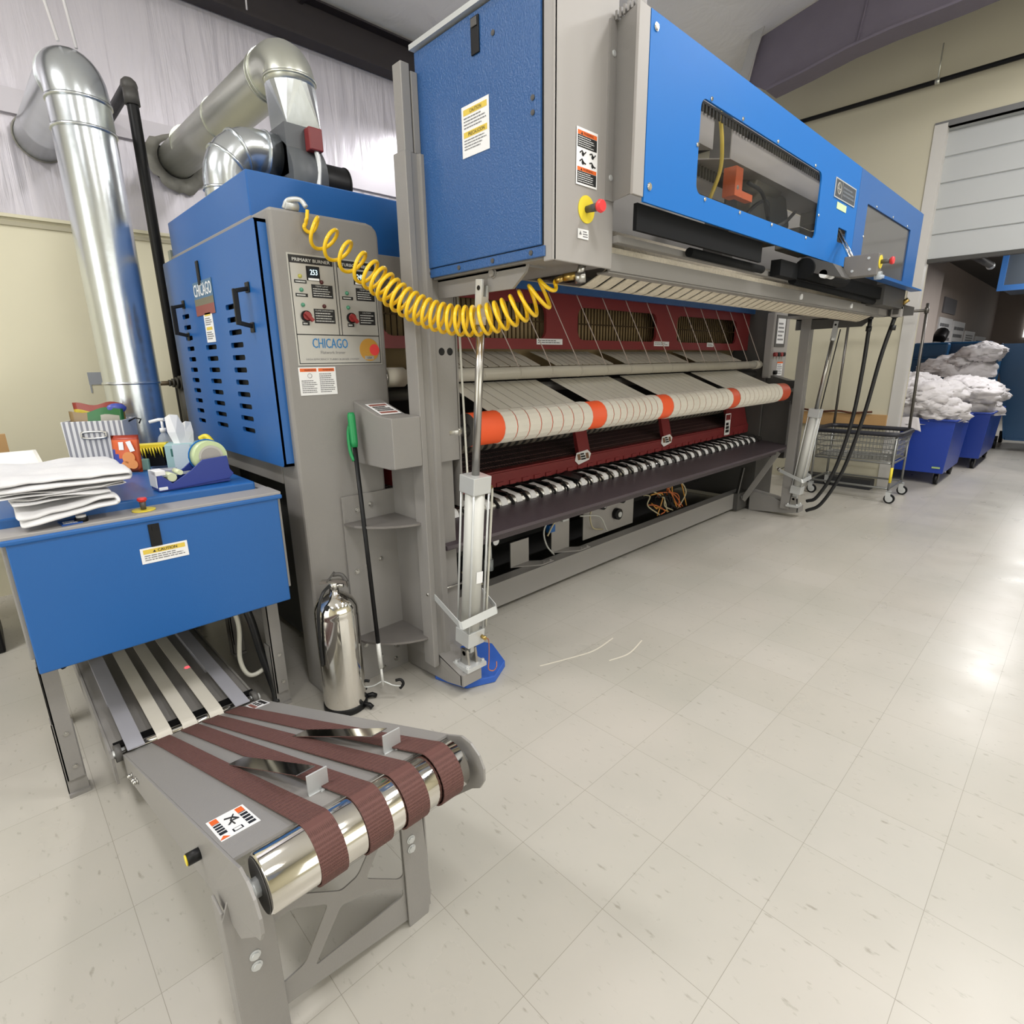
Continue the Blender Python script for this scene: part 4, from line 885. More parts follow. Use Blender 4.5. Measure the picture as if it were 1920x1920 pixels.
# ================================================================== FOLDER TABLE
FT = thing('linen_folder', 'blue fronted folder cabinet on grey legs with the white cloths and tape on top', 'folding machine', (.4, 2.7, 0))
X0, X1, Y0, Y1 = -.02, .825, 2.2, 3.62
m = MB(); m.box(X0, X1, Y0+.012, Y1, .60, 1.005); m.part('cabinet_body', G, FT, bev=.004)
m = MB(); F = FY(X0, Y0, .55)
m.obox(F, .012, .83, 0, .44, -.004, .006); m.obox(F, -.0, .845, .435, .452, -.02, .014)
fp = m.part('front_panel', BLUE, FT, bev=.006, seg=3)
m = MB(); m.obox(F, .378, .412, .345, .425, .006, .011); m.obox(F, .388, .402, .40, .417, .011, .013); m.part('panel_latch', BLACK, fp, bev=.003)
m = MB(); FB = FY(.322, Y0-.007, .838); 
rect(m, FB, 0, 0, .146, .056, 0, .001, .001); rect(m, FB, .008, .034, .138, .05, 1, .0016); put_text(m, FB, 'CAUTION', .052, .037, .06, .010, .0022, 3, .0005); tri(m, FB, .042, .037, .01, 3, .002); lines(m, FB, .01, .008, .136, .031, 3, 2, .0018, .4); m.part('caution_label', [WHITE, YLAB, GINK, INK], fp)
m = MB(); m.box(X0, X1, Y0-.002, Y0+.13, .998, 1.012); m.box(.79, X1, Y0, Y1, 1.0, 1.01); m.part('top_flange', GL, FT, bev=.002)
m = MB(); m.box(X0+.005, .775, 2.325, 3.6, 1.0, 1.043); m.part('top_cover', BLUE, FT, bev=.008, seg=3)
estop(FT, frame((.368, 2.262, 1.0125), (1, 0, 0), (0, 1, 0)), 0, 0, .036, .014, .045)
m = MB(); m.cyl((.19, 2.25, 1.012), (.19, 2.25, 1.026), .018, n=20); m.cyl((.19, 2.25, 1.026), (.19, 2.25, 1.034), .014, n=20, m=1); m.part('start_button', [BLACK, WHITE], FT)
for x, y in ((-.01, 2.32), (.745, 2.33), (-.01, 2.86), (.76, 2.95)):
    m = MB(); sx = 1
    m.box(x, x+.05, y-.01, y-.006, .07, .62); m.box(x, x+.004, y-.01, y+.05, .07, .62)
    m.box(x-.006, x+.054, y, y+.003, .012, .30, 0); m.box(x-.006, x-.003, y, y+.06, .012, .30, 0)
    m.box(x-.006, x+.056, y-.012, y+.06, 0.001, .014); m.part('leg', G, FT)
    m = MB(); bolt(m, (x+.028, y-.01, .255), (0, -1, 0), .006, .006); bolt(m, (x+.03, y-.01, .12), (0, -1, 0), .006, .006); m.part('leg_bolt', STEEL, FT) if y < 2.5 else None
m = MB(); m.box(.05, .75, 2.6, 3.5, .38, .60); m.part('drive_housing', DARK, FT)
m = MB(); m.tube(bez([(.62, 2.45, .58), (.655, 2.42, .42), (.64, 2.42, .25), (.66, 2.40, .17), (.72, 2.40, .17), (.80, 2.5, .18)], 8), .010, 8); m.part('white_air_tube', MATS['pale_tube'], FT)
m = MB(); m.tube(bez([(.66, 2.5, .6), (.70, 2.42, .45), (.725, 2.40, .25), (.745, 2.36, .08), (.74, 2.34, .02)], 8), .017, 10); m.part('black_cable', RUB, FT)
m = MB(); m.cyl((.03, 2.34, .55), (.06, 2.34, .49), .012, n=8); m.cyl((.06, 2.34, .52), (.10, 2.36, .50), .014, n=8); m.part('sensor_cable', BLACK, FT)
for i in range(2):
    m = MB(); m.tube(bez([(.3, 2.9-.1*i, .56), (.42, 2.8, .50+.02*i), (.55, 2.9, .50), (.6, 3.0, .58)], 6), .015, 8); m.part('black_cable', RUB, FT)
# ================================================================== OUTFEED CONVEYOR
CV = thing('outfeed_conveyor', 'low grey delivery conveyor with brown woven straps over a chrome front roller', 'conveyor', (.4, 1.6, 0))
ZH, YH, YFR, ZF = .205, 2.12, .98, .597
sd = Vector((0, YFR-YH, ZF-ZH)); LEN = sd.length; dS = sd.normalized(); nS = Vector((1, 0, 0)).cross(dS); nS = nS if nS.z > 0 else -nS
def S(x, a, h=0):      # x across, a metres from the hinge towards the front, h above the bed
    return Vector((x, YH, ZH))+dS*a+nS*h
# front section bed
m = MB()
xl = lambda a: .150+(.192-.150)*a/LEN; xr = lambda a: .60+(.700-.60)*a/LEN
m.add([S(xl(0), 0), S(xr(0), 0), S(xr(LEN), LEN), S(xl(LEN), LEN), S(xl(0), 0, -.006), S(xr(0), 0, -.006), S(xr(LEN), LEN, -.006), S(xl(LEN), LEN, -.006)], [(0, 1, 2, 3), (7, 6, 5, 4), (0, 4, 5, 1), (1, 5, 6, 2), (2, 6, 7, 3), (3, 7, 4, 0)])
bed = m.part('front_bed', G, CV)
RC = S(0, LEN+.048, -.050); rcy, rcz, rr_ = RC.y, RC.z, .058
def side(xf, t):
    prof = []   # (a, h)
    prof += [(0, 0), (LEN, 0)]
    for k in range(7):
        ang = R(80-k*28); prof.append((LEN+.052+.075*math.cos(ang), -.06+.068*math.sin(ang)))
    prof += [(LEN-.08, -.19), (LEN-.25, -.15), (0, -.085)]
    vs = []; n = len(prof)
    for off in (0, t):
        for a, h in prof: vs.append(S(xf(min(a, LEN))+off, a, h))
    mb = MB(); mb.add(vs, [tuple(range(n))[::-1], tuple(range(n, 2*n))]+[(i, (i+1) % n, n+(i+1) % n, n+i) for i in range(n)]); return mb
m = side(xl, -.006); lp = m.part('side_plate', G, CV, bev=.001)
m = side(xr, .006); m.part('side_plate', G, CV, bev=.001)
# chrome roller
m = MB(); m.lathe([(.054, 0), (.058, .004), (.058, .46), (.054, .464)], F=frame((.215, rcy, rcz), (0, 1, 0), (0, 0, 1)), n=48)
rol = m.part('front_roller', CHROME, CV)
m = MB(); m.cyl((.2145, rcy, rcz), (.213, rcy, rcz), .052, n=32); m.part('roller_end', GD, rol)
m = MB(); m.cyl((.19, rcy, rcz), (.215, rcy, rcz), .018, n=6); m.cyl((.679, rcy, rcz), (.70, rcy, rcz), .02, n=6); m.cyl((.195, rcy, rcz+.0), (.20, rcy, rcz), .03, n=8); m.part('axle', ALU, rol)
# brown straps
strap = [((.233+.287)/2, .335), ((.323+.380)/2, .438), ((.393+.454)/2, .530), ((.475+.531)/2, .625)]
for xh, xf in strap:
    pth = [S(xh, -.02, -.02), S(xh, .015, .004)]
    for k in range(1, 9): a = LEN*k/8; pth.append(S(xh+(xf-xh)*k/8, a, .004+.004*(k/8)**4))
    for k in range(0, 13):
        t = R(96-k*15.5) ; c = Vector((xf, rcy, rcz)); q = c+dS*(.062*math.cos(t))+nS*(.062*math.sin(t)); pth.append(q)
    pth.append(S(xf, LEN-.05, -.125)); 
    m = MB(); wds = .052
    n0 = len(m.v); m.ribbon(pth, (1, 0, 0), wds+.003, .0035); m.part('woven_strap', BROWN, CV)
# curved steel fingers with clips
for (xa, a0_, xb, a1_) in ((.345, .66, .392, 1.10), (.52, .68, .585, 1.10)):
    m = MB(); pth = []
    for k in range(9):
        t = k/8; h = .006+.042*t
        pth.append(S(xa+(xb-xa)*t*.9, a0_+(a1_-a0_)*t, h))
    m.ribbon(pth, (1, 0, 0), .044, .002); m.part('steel_finger', CHROME, CV)
    m = MB(); c = S(xb, a1_+.02, 0); m.box(c.x-.018, c.x+.03, c.y-.002, c.y+.002, c.z, c.z+.052); m.box(c.x-.018, c.x+.03, c.y-.022, c.y+.002, c.z-.002, c.z+.002); bolt(m, (c.x+.012, c.y-.012, c.z+.002), (0, 0, 1), .004, .006); m.part('finger_clip', ALU, CV)
# warning label near the front left
m = MB(); FB = frame(S(.198, 1.02-.05, .001), dS*-1, (1, 0, 0)); 
FB = Matrix(((1, dS.x*-1, nS.x, 0), (0, -dS.y, nS.y, 0), (0, -dS.z, nS.z, 0), (0, 0, 0, 1))); 
o_ = S(.195, 1.11, .0005)
FB = Matrix(((1, -dS.x, nS.x, o_.x), (0, -dS.y, nS.y, o_.y), (0, -dS.z, nS.z, o_.z), (0, 0, 0, 1)))
rect(m, FB, 0, 0, .078, .135, 0, .001, .001)
rect(m, FB, .058, .012, .073, .095, 3, .0015); rect(m, FB, .005, .03, .02, .10, 3, .0015); rect(m, FB, .058, .097, .073, .128, 1, .0015); rect(m, FB, .005, .102, .02, .13, 1, .0015)
for i in range(4): rect(m, FB, .057, .025+i*.02, .074, .029+i*.02, 0, .0019); rect(m, FB, .004, .045+i*.016, .021, .048+i*.016, 0, .0019)
rect(m, FB, .028, .012, .048, .03, 3, .0015); rect(m, FB, .031, .015, .045, .027, 0, .0018)
m.tube([FB @ Vector(p) for p in ((.03, .06, .0015), (.04, .075, .0015), (.052, .07, .0015), (.045, .09, .0015), (.03, .1, .0015))], .0022, 5, 3); m.tube([FB @ Vector(p) for p in ((.04, .05, .0015), (.038, .08, .0015), (.05, .105, .0015))], .0015, 5, 3)
tri(m, FB, .009, .005, .02, 1, .0016)
m.part('hand_warning_label', [WHITE, OLAB, GINK, INK], CV)
m = MB(); o_ = S(.545, .14, .0005); FB = Matrix(((1, -dS.x, nS.x, o_.x), (0, -dS.y, nS.y, o_.y), (0, -dS.z, nS.z, o_.z), (0, 0, 0, 1)))
rect(m, FB, 0, 0, .06, .11, 0, .001, .001); rect(m, FB, .005, .01, .018, .10, 1, .0015); rect(m, FB, .042, .01, .055, .1, 2, .0015); lines(m, FB, .022, .02, .04, .1, 3, 2, .0015, .7); m.part('hand_warning_label', [WHITE, MATS['faded_red_print'], INK], CV)
# legs with cut-out panel
m = MB(); m.prism([(.168, 0), (.262, 0), (.262, .34), (.245, .40), (.18, .44), (.165, .40)], 'y', 1.048, 1.054); m.box(.165, .171, 1.05, 1.11, 0, .42); m.part('leg', G, CV, bev=.002)
m = MB(); m.prism([(.592, 0), (.655, .0), (.668, .06), (.655, .34), (.645, .42), (.59, .42)], 'y', 1.048, 1.054); m.box(.66, .666, 1.05, 1.12, .02, .42); m.part('leg', G, CV, bev=.002)
m = MB(); F = FY(.25, 1.056, .0)
def inset(P, r=.012):
    # rounded triangle
    out = []; n = len(P)
    for i in range(n):
        p, a, b = Vector(P[i]), Vector(P[i-1]), Vector(P[(i+1) % n]); da = (a-p).normalized(); db = (b-p).normalized()
        for k in range(5): t = k/4; out.append(tuple((p+da*r*(1-t)**2+db*r*t**2)))
    return out
W_ = .35
sheet(m, F, [[(0, .06), (W_, .02), (W_, .40), (0, .40)],
   inset([(.008, .125), (.065, .135), (.135, .255), (.055, .31), (.008, .31)]), inset([(.085, .105), (.335, .11), (.335, .135), (.27, .19), (.165, .225)]),
   inset([(.075, .335), (.26, .34), (.215, .275), (.17, .265)]), inset([(.29, .34), (.34, .34), (.34, .175), (.325, .175), (.235, .25)])], .004)
m.part('leg_panel', G, CV)
for x, z in ((.213, .268), (.213, .238), (.615, .285), (.615, .255)): m = MB(); bolt(m, (x, 1.048, z), (0, -1, 0), .009, .007); m.part('leg_bolt', ALU, CV)
for a in (.12, .19, .22): m = MB(); bolt(m, S(xl(a)-.006, a, -.05), (-1, 0, 0), .007, .014); m.part('side_bolt', STEEL, CV)
m = MB(); m.cyl(S(.19, .93, -.07), S(.15, .93, -.07), .014, n=16); m.cyl(S(.15, .93, -.07), S(.147, .93, -.07), .012, n=16, m=1); m.part('proximity_sensor', [BLACK, YEL], CV)
# hinge roller and rear section
m = MB(); m.cyl((.14, YH+.02, .20), (.60, YH+.02, .20), .016, n=20); m.part('hinge_roller', CHROME, CV)
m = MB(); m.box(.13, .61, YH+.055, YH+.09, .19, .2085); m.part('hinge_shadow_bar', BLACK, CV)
for x in (.125, .585):
    m = MB(); m.cyl((x, YH+.02, .205), (x+.02, YH+.02, .205), .03, n=20); m.cyl((x-.005, YH+.02, .205), (x+.03, YH+.02, .205), .014, n=6, m=1); m.part('hinge_bracket', [GD, ALU], CV)
m = MB(); m.box(.12, .60, YH+.05, 3.45, .185, .20); m.box(.112, .12, YH, 3.45, .10, .205); m.box(.60, .608, YH, 3.45, .10, .205); m.part('rear_bed', G, CV)
m = MB(); m.box(.14, .18, 3.2, 3.24, 0, .185); m.part('rear_foot', GD, CV); m = MB(); m.box(.54, .58, 3.2, 3.24, 0, .185); m.part('rear_foot', GD, CV)
for x in (.275, .358, .45):
    m = MB(); pth = [(x, 3.4, .205), (x, YH+.03, .222)]+[(x, YH+.02-.02*math.sin(R(a)), .20+.021*math.cos(R(a))) for a in (10, 40, 70, 100, 130)]; m.ribbon(pth, (1, 0, 0), .048, .003); m.part('cream_strap', CREAMB, CV)
for x in (.185, .54):
    m = MB(); m.box(x-.026, x+.026, YH-.02, 3.3, .222, .226); m.box(x-.026, x+.026, 2.5, 3.3, .20, .222); m.part('grey_side_strip', mat('lavender_grey_strip', '#a5a5ae', .4) if 'lavender_grey_strip' not in MATS else MATS['lavender_grey_strip'], CV)
l = bpy.data.lights.new('laser_sensor', 'SPOT'); l.energy = 8; l.color = (1, .03, .1); l.spot_size = R(5); l.spot_blend = .2; l.shadow_soft_size = .002
o = bpy.data.objects.new('laser_sensor', l); o.location = (.466, 2.572, .56); COL.objects.link(o)
# ================================================================== DUCTS, PIPES, BLOWER
def duct(name, pts, r, label, mt, seams=(), n=28, cat='duct'):
    m = MB(); m.tube(pts, r, n)
    o = m.part(name, mt); tag(o, label, cat)
    for p, d in seams:
        p = Vector(p); d = Vector(d).normalized(); s_ = MB(); s_.cyl(p-d*.006, p+d*.006, r+.006, n=n); s_.part('seam_band', mt, o)
    return o
gx, gy = .64, 3.57
arc = [(gx, gy+.14-.14*math.cos(R(a)), 2.71+.125*math.sin(R(a))) for a in range(0, 91, 15)]
o = duct('exhaust_duct', [(gx, gy, .15), (gx, gy, 1.1), (gx, gy, 2.0)]+arc+[(gx, 4.5, 2.88), (gx, YB+.05, 2.91)], .127, 'tall shiny galvanised duct standing at the left and turning into the wall', GALV,
     [((gx, gy, 1.42), (0, 0, 1)), ((gx, gy, 2.58), (0, 0, 1)), ((gx, gy, 2.70), (0, 0, 1)), ((gx, gy+.14, 2.835), (0, 1, 0))])
m = MB(); m.cyl((gx, gy, .0), (gx, gy, .15), .14, n=28); m.part('duct_foot', GALV2, o)
HOLE = mat('torn_insulation_edge', '#8d8b84', .9, 0, .3, 20)
bx, by = 1.42, 3.0
o = duct('exhaust_duct', [(bx, by, 2.80), (bx, by, 2.84)]+[(bx, by+.14-.14*math.cos(R(a)), 2.82+.10*math.sin(R(a))) for a in range(10, 91, 16)]+[(bx, 3.5, 2.925), (bx, 4.2, 2.935), (bx, YB+.05, 2.95)], .118,
     'silver duct rising from the blower and running back to a hole in the wall', GALV2, [((bx, 3.2, 2.92), (0, 1, 0)), ((bx, 3.23, 2.92), (0, 1, 0)), ((bx, 3.95, 2.93), (0, 1, 0)), ((bx, by, 2.83), (0, 0, 1)), ((bx, 4.62, 2.96), (0, 1, 0))])
m = MB(); hr = .118; 
vs = [(bx-.075, by-.085, 2.62), (bx+.095, by-.085, 2.62), (bx+.095, by+.10, 2.62), (bx-.075, by+.10, 2.62)]; k = 24
top_ = [(bx+hr*math.cos(2*math.pi*i/k), by+hr*math.sin(2*math.pi*i/k), 2.80) for i in range(k)]
allv = vs+top_; fs = []; cidx = [0, 1, 2, 3]
cen = [225, 315, 45, 135]
for ci in range(4):
    a0_ = cen[ci]
    ids = [int(round((a0_-45+j_*15)/15)) % k for j_ in range(7)]
    for a, b in zip(ids, ids[1:]): fs.append((ci, 4+a, 4+b))
    fs.append((ci, 4+ids[-1], (ci+1) % 4))
m.add(allv, fs, 0, False); m.part('square_to_round_adapter', GALV, o)
m = MB(); rnd = random.Random(4); n_ = 40
vs = []
for k in range(2):
    for i in range(n_):
        a = 2*math.pi*i/n_; rr2 = (.125 if k == 0 else .178+rnd.uniform(-.012, .016)+.03*max(0, math.cos(a+.9)))
        vs.append((bx+rr2*math.cos(a)-.02*k, YB-.012-.03*k*max(0, math.sin(a*2)), 2.95+rr2*math.sin(a)-.02*k))
m.add(vs, [(i, (i+1) % n_, n_+(i+1) % n_, n_+i) for i in range(n_)], 0, True)
tag(m.part('wall_hole_edge', HOLE, solid=.004), 'torn grey flap of insulation around the right duct at the wall', 'torn insulation')
m = MB(); m.cyl((bx-.02, YB-.003, 2.93), (bx-.02, YB+.0, 2.93), .165, n=28); tag(m.part('wall_hole', DARK), 'dark hole in the insulated wall where the right duct leaves', 'hole')
m = MB(); m.tube([(gx+.132*math.cos(R(a)), YB-.004, 2.91+.132*math.sin(R(a))) for a in range(0, 360, 15)], .006, 6, closed=True); tag(m.part('wall_collar', HOLE), 'dark ring where the left duct enters the wall', 'collar')
# elbow into blower side
ex, ey = 1.07, 3.04
arc = [(ex+.15-.15*math.cos(R(a)), ey, 2.34+.16*math.sin(R(a))) for a in range(0, 91, 15)]
duct('elbow_duct', [(ex, ey, 2.236), (ex, ey, 2.30)]+arc+[(1.33, ey, 2.50)], .095, 'short silver elbow duct from the hood top into the side of the blower', GALV,
     [((ex, ey, 2.30), (0, 0, 1)), (arc[2], (1, 0, 1.2)), (arc[4], (1, 0, .5)), ((1.27, ey, 2.5), (1, 0, 0))])
BL = thing('exhaust_blower', 'dark grey exhaust blower with a black motor on top of the hood', 'blower', (1.45, 3.0, 2.235))
m = MB(); m.box(1.33, 1.51, 2.915, 3.10, 2.40, 2.62); m.cyl((1.33, 3.03, 2.40), (1.51, 3.03, 2.40), .165, n=36)
m.part('fan_housing', mat('slate_housing', '#55585b', .45), BL)
m = MB(); m.cyl((1.51, 3.0, 2.41), (1.66, 3.0, 2.41), .092, n=32); m.cyl((1.655, 3.0, 2.41), (1.665, 3.0, 2.41), .096, n=32); m.box(1.53, 1.65, 2.95, 3.05, 2.236, 2.34); m.part('motor', BLACK, BL, bev=.004)
m = MB(); m.box(1.425, 1.495, 2.86, 2.915, 2.51, 2.61); rb = m.part('red_switch_box', RED, BL, bev=.006)
m = MB(); m.tube(bez([(1.465, 2.88, 2.51), (1.47, 2.875, 2.45), (1.455, 2.87, 2.36), (1.425, 2.86, 2.24)], 10), .012, 10)
for i in range(24):
    t = i/23; z = 2.50-.26*t; 
m.part('flexible_conduit', ALU, BL)
# black vertical pipe
px_, py_ = 1.02, 4.22
m = MB(); m.tube([(px_, py_, .02), (px_, py_, 3.05)]+[(px_, py_+.03-.03*math.cos(R(a)), 3.05+.04*math.sin(R(a))) for a in range(15, 91, 25)]+[(px_, py_+.1, 3.09), (px_, YB, 3.09)], .031, 14)
bp_ = tag(m.part('black_iron_pipe', BLACK), 'black iron pipe standing between the two silver ducts', 'pipe')
m = MB(); m.cyl((px_, py_, 2.98), (px_, py_, 3.06), .04, n=14); m.ball((px_, py_+.01, 3.08), .045, n=12); m.part('pipe_elbow', GD, bp_)
m = MB(); m.tube([(-1.2, YB-.12, 2.98), (.33, YB-.12, 2.98)], .035, 12); tag(m.part('black_wall_pipe', BLACK), 'black horizontal pipe on the wall at the far left edge', 'pipe')
# pale panel piece beside the ironer and valve assembly
m = MB(); m.cyl((.86, 4.1, 1.40), (.97, 4.1, 1.40), .014, n=10); m.cyl((.80, 4.1, 1.40), (.82, 4.1, 1.40), .03, n=10)
for i in range(5): m.cyl((.93+i*.02, 4.1, 1.40), (.942+i*.02, 4.1, 1.40), .02+.008*i, n=12, m=1)
m.cyl((1.02, 4.12, 1.02), (1.02, 4.12, 1.40), .04, n=12, m=1); m.cyl((1.0, 4.1, 1.18), (1.04, 4.1, 1.18), .05, n=12)
vv = tag(m.part('gas_valve', [mat('bronze_valve', '#6c5f4c', .45, .7), mat('aged_pipe', '#4a4842', .6, .5)]), 'bronze valve and corrugated fitting on a pipe behind the blue louvred door', 'valve')
m = MB(); m.box(.952, .985, 3.68, 3.73, 0, 2.12); tag(m.part('cable_trunking', mat('pale_green_trunking', '#b9c2b4', .5)), 'narrow pale upright strip just behind the blue louvred door', 'conduit')
# ================================================================== THINGS ON THE FOLDER TABLE
from mathutils import noise as MN
def folded(name, label, x0, x1, y0, y1, z0, layers, lt, seed, group, droop=0., mt=None, front=0.):
    """cloth folded back and forth: a serpentine of layers with round folds at both ends"""
    m = MB(); rnd = random.Random(seed); path = []
    n = 14
    for k in range(layers):
        xs = [x0+rnd.uniform(-.008, .012)+(x1-x0)*i/n for i in range(n+1)]
        if k % 2: xs = xs[::-1]
        z = z0+lt*(k+.5)
        for x in xs: path.append((x, z))
        if k < layers-1:
            e = 1 if k % 2 == 0 else -1
            xe = xs[-1]
            for a in (30, 60, 90, 120, 150): path.append((xe+e*lt*.62*math.sin(R(a)), z+lt/2-lt/2*math.cos(R(a))))
    ny = 12; vs = []
    for j in range(ny+1):
        for i, (x, z) in enumerate(path):
            y = y0+(y1-y0)*j/ny
            nx = MN.noise(Vector((x*9+seed, y*9, (z-z0)*10)))*.016+MN.noise(Vector((x*20, y*20+seed, 1)))*.008
            rel = (z-z0)/(layers*lt)
            yy = y+MN.noise(Vector((x*6, seed, rel*5)))*.03
            zz = z+nx*rel*1.3
            if j == 0: zz -= lt*.25; yy += .004
            if droop and j < 3: zz -= droop*(3-j)/3*max(0, 1-abs(x-x0)/(x1-x0)*1.2)
            vs.append((x+nx*.5, yy, max(zz, z0-droop+.001*1)))
    k = len(path); fs = [(j*k+i, j*k+i+1, (j+1)*k+i+1, (j+1)*k+i) for j in range(ny) for i in range(k-1)]
    m.add(vs, fs, 0, True)
    o = m.part(name, mt or LINEN, solid=lt*.55, sub=1)
    return tag(o, label, 'cloth', group)
g = 'folded white cloths on the folder table'
folded('folded_cloth', 'lowest folded white cloth, its front corner hanging over the grey table edge', .035, .275, 2.215, 2.60, 1.050, 2, .021, 11, g, .03)
folded('folded_cloth', 'folded white cloth second from the bottom of the stack', .02, .275, 2.24, 2.62, 1.090, 2, .011, 5, g)
folded('folded_cloth', 'thin folded white cloth just under the two topmost cloths', .0, .315, 2.24, 2.66, 1.113, 2, .009, 21, g)
folded('folded_cloth', 'topmost folded white cloth, the widest of the stack on the folder', -.01, .33, 2.245, 2.70, 1.130, 2, .020, 33, g)
m = MB(); m.prism([(.135, 2.215), (.19, 2.225), (.185, 2.30), (.13, 2.29)], 'z', 1.0125, 1.016); lines(m, frame((.135, 2.22, 1.016), (1, 0, 0), (0, 1, 0)), .005, .005, .045, .05, 2, 1, .0006, .6)
tag(m.part('blue_wrapper', [mat('deep_blue_wrapper', '#1f4f9c', .4), WHITE]), 'small blue wrapper sticking out below the white cloths', 'wrapper')
# white tray, wooden strip, clear bag
t = thing('plastic_tray', 'white plastic tray at the far left behind the folded cloths', 'tray', (.0, 3.42, 1.044))
m = MB()
x0, x1, y0, y1, z0, z1 = -.30, .175, 3.28, 3.56, 1.045, 1.115
for a, b in (((x0, y0, x1, y0+.012)), ((x0, y1-.012, x1, y1)), ((x0, y0, x0+.012, y1)), ((x1-.012, y0, x1, y1))) if 0 else []: pass
v = [(x0+.03, y0+.03, z0), (x1-.03, y0+.03, z0), (x1-.03, y1-.02, z0), (x0+.03, y1-.02, z0), (x0, y0, z0+.035), (x1, y0, z0+.035), (x1, y1, z1), (x0, y1, z1), (x0-.012, y0-.012, z0+.035), (x1+.012, y0-.012, z0+.035), (x1+.012, y1+.012, z1), (x0-.012, y1+.012, z1)]
m.add(v, [(0, 1, 2, 3), (0, 4, 5, 1), (1, 5, 6, 2), (2, 6, 7, 3), (3, 7, 4, 0), (4, 8, 9, 5), (5, 9, 10, 6), (6, 10, 11, 7), (7, 11, 8, 4)]); m.part('tray_body', mat('white_plastic', '#eceae6', .35), t, solid=.004)
m = MB(); m.box(-1.0, -.12, 3.9, 4.3, 0, 1.06); tag(m.part('dark_cabinet', BLACK, bev=.01), 'black cabinet standing against the wall at the far left edge', 'cabinet')
m = MB(); m.box(-.9, .10, 3.95, 4.0, 1.061, 1.17); tag(m.part('wooden_board', WOOD), 'tan wooden board edge standing behind the white tray', 'board')
m = MB(); m.box(.215, .335, 3.08, 3.28, 1.044, 1.075); tag(m.part('clear_box', CLEAR, bev=.006), 'small clear plastic box left of the striped basket', 'box')
# striped basket with bags
ST = stripe_mat('grey_white_stripes', '#8a8a92', '#d4d3d4', 14, 'X', .8, .45)
BK = thing('striped_basket', 'grey and white striped fabric basket holding snack bags beside the duct', 'basket', (.435, 3.33, 1.044))
Fk = frame((.435, 3.33, 1.044), (math.cos(R(-28)), math.sin(R(-28)), 0), (math.sin(R(28)), math.cos(R(28)), 0))
def tapered(mb, F, w0, d0, w1, d1, z0, z1, t=.006, m=0, bottom=True):
    def ring(w, d, z): return [F @ Vector(p) for p in ((-w/2, -d/2, z), (w/2, -d/2, z), (w/2, d/2, z), (-w/2, d/2, z))]
    vs = ring(w0, d0, z0)+ring(w1, d1, z1)+ring(w1-2*t, d1-2*t, z1)+ring(w0-2*t, d0-2*t, z0+t)
    fs = []
    for a in (0, 4, 8): 
        for i in range(4): fs.append((a+i, a+(i+1) % 4, a+4+(i+1) % 4, a+4+i))
    fs += [(3, 2, 1, 0), (12, 13, 14, 15)]
    mb.add(vs, fs, m)
m = MB(); tapered(m, Matrix.Identity(4), .238, .17, .25, .185, .004, .215, .005); o = m.part('basket_body', ST, None, bev=.012); 
o.parent = BK; o.location = (0, 0, 0); o.rotation_euler = (0, 0, R(-28))
m = MB(); tapered(m, Fk, .19, .13, .20, .14, .0, .006, .001); m.part('dark_base', BLACK, BK)
m = MB(); Fh = Fk @ Matrix.Translation((0, -.094, .15)) @ Matrix.Rotation(R(86), 4, 'X')
m.tube([Fh @ Vector((.05*max(-1, min(1, 1.5*math.cos(a))), .016*math.sin(a), 0)) for a in [R(i*15) for i in range(24)]], .005, 8, closed=True); m.part('handle_ring', STEEL, BK)
for (w_, h0, h1, dy, tilt, nm, lab, cols, nn) in (
    (.21, .10, .29, .035, -.1, 'snack_bag', 'red and gold snack bag at the back of the striped basket', ('#8f3a30', '#a5803f'), 1),
    (.225, .07, .262, -.02, .0, 'snack_bag', 'brown and green snack bag at the front of the striped basket', ('#8a7350', '#2d6a3a'), 2)):
    m = MB(); rows, colsn = 6, 12; vs = []
    for side_ in (1, -1):
        for j in range(rows+1):
            for i in range(colsn+1):
                u = i/colsn; v_ = j/rows; bul = .022*math.sin(math.pi*u)*math.sin(math.pi*min(1, v_*.9+.08))
                vs.append(Fk @ Vector(((u-.5)*w_, dy+side_*bul+tilt*(v_)*.2, h0+(h1-h0)*v_+.008*math.sin(u*9+nn)+.02*(u-.5)*(nn-1))))
    fs = []
    for s_ in range(2):
        o_ = s_*(rows+1)*(colsn+1)
        for j in range(rows):
            for i in range(colsn): fs.append((o_+j*(colsn+1)+i, o_+j*(colsn+1)+i+1, o_+(j+1)*(colsn+1)+i+1, o_+(j+1)*(colsn+1)+i))
    st_ = len(m.f); m.add(vs, fs, 0, True)
    for q in range(len(fs)):
        i = q % colsn; j = (q//colsn) % rows
        if nn == 2 and i >= 4: m.m[st_+q] = 1
        if nn == 2 and i >= 7 and i <= 10 and j == rows-2: m.m[st_+q] = 2
        if nn == 1 and j < rows-1: m.m[st_+q] = 1
        if nn == 1 and i < 4 and j == rows-2: m.m[st_+q] = 2
    o = m.part(nm, [mat(f'bag_film_{nn}a', cols[0], .3), mat(f'bag_film_{nn}b', cols[1], .35), mat(f'bag_film_{nn}c', '#a9a59a' if nn == 2 else '#c9b53c', .4)]); tag(o, lab, 'snack bag')
m = MB(); 
for k in range(2): pass
pts_ = [Fk @ Vector((.075+.035*math.cos(a), -.005+.01*math.sin(2*a), .25+.03*math.sin(a))) for a in [R(i*20) for i in range(18)]]
m.ball(Fk @ Vector((.08, .0, .265)), .035, 1.2, .5, .7, n=14); tag(m.part('blue_packet', mat('violet_blue_film', '#4a55a8', .35)), 'round violet blue packet on top of the bags in the basket', 'packet')
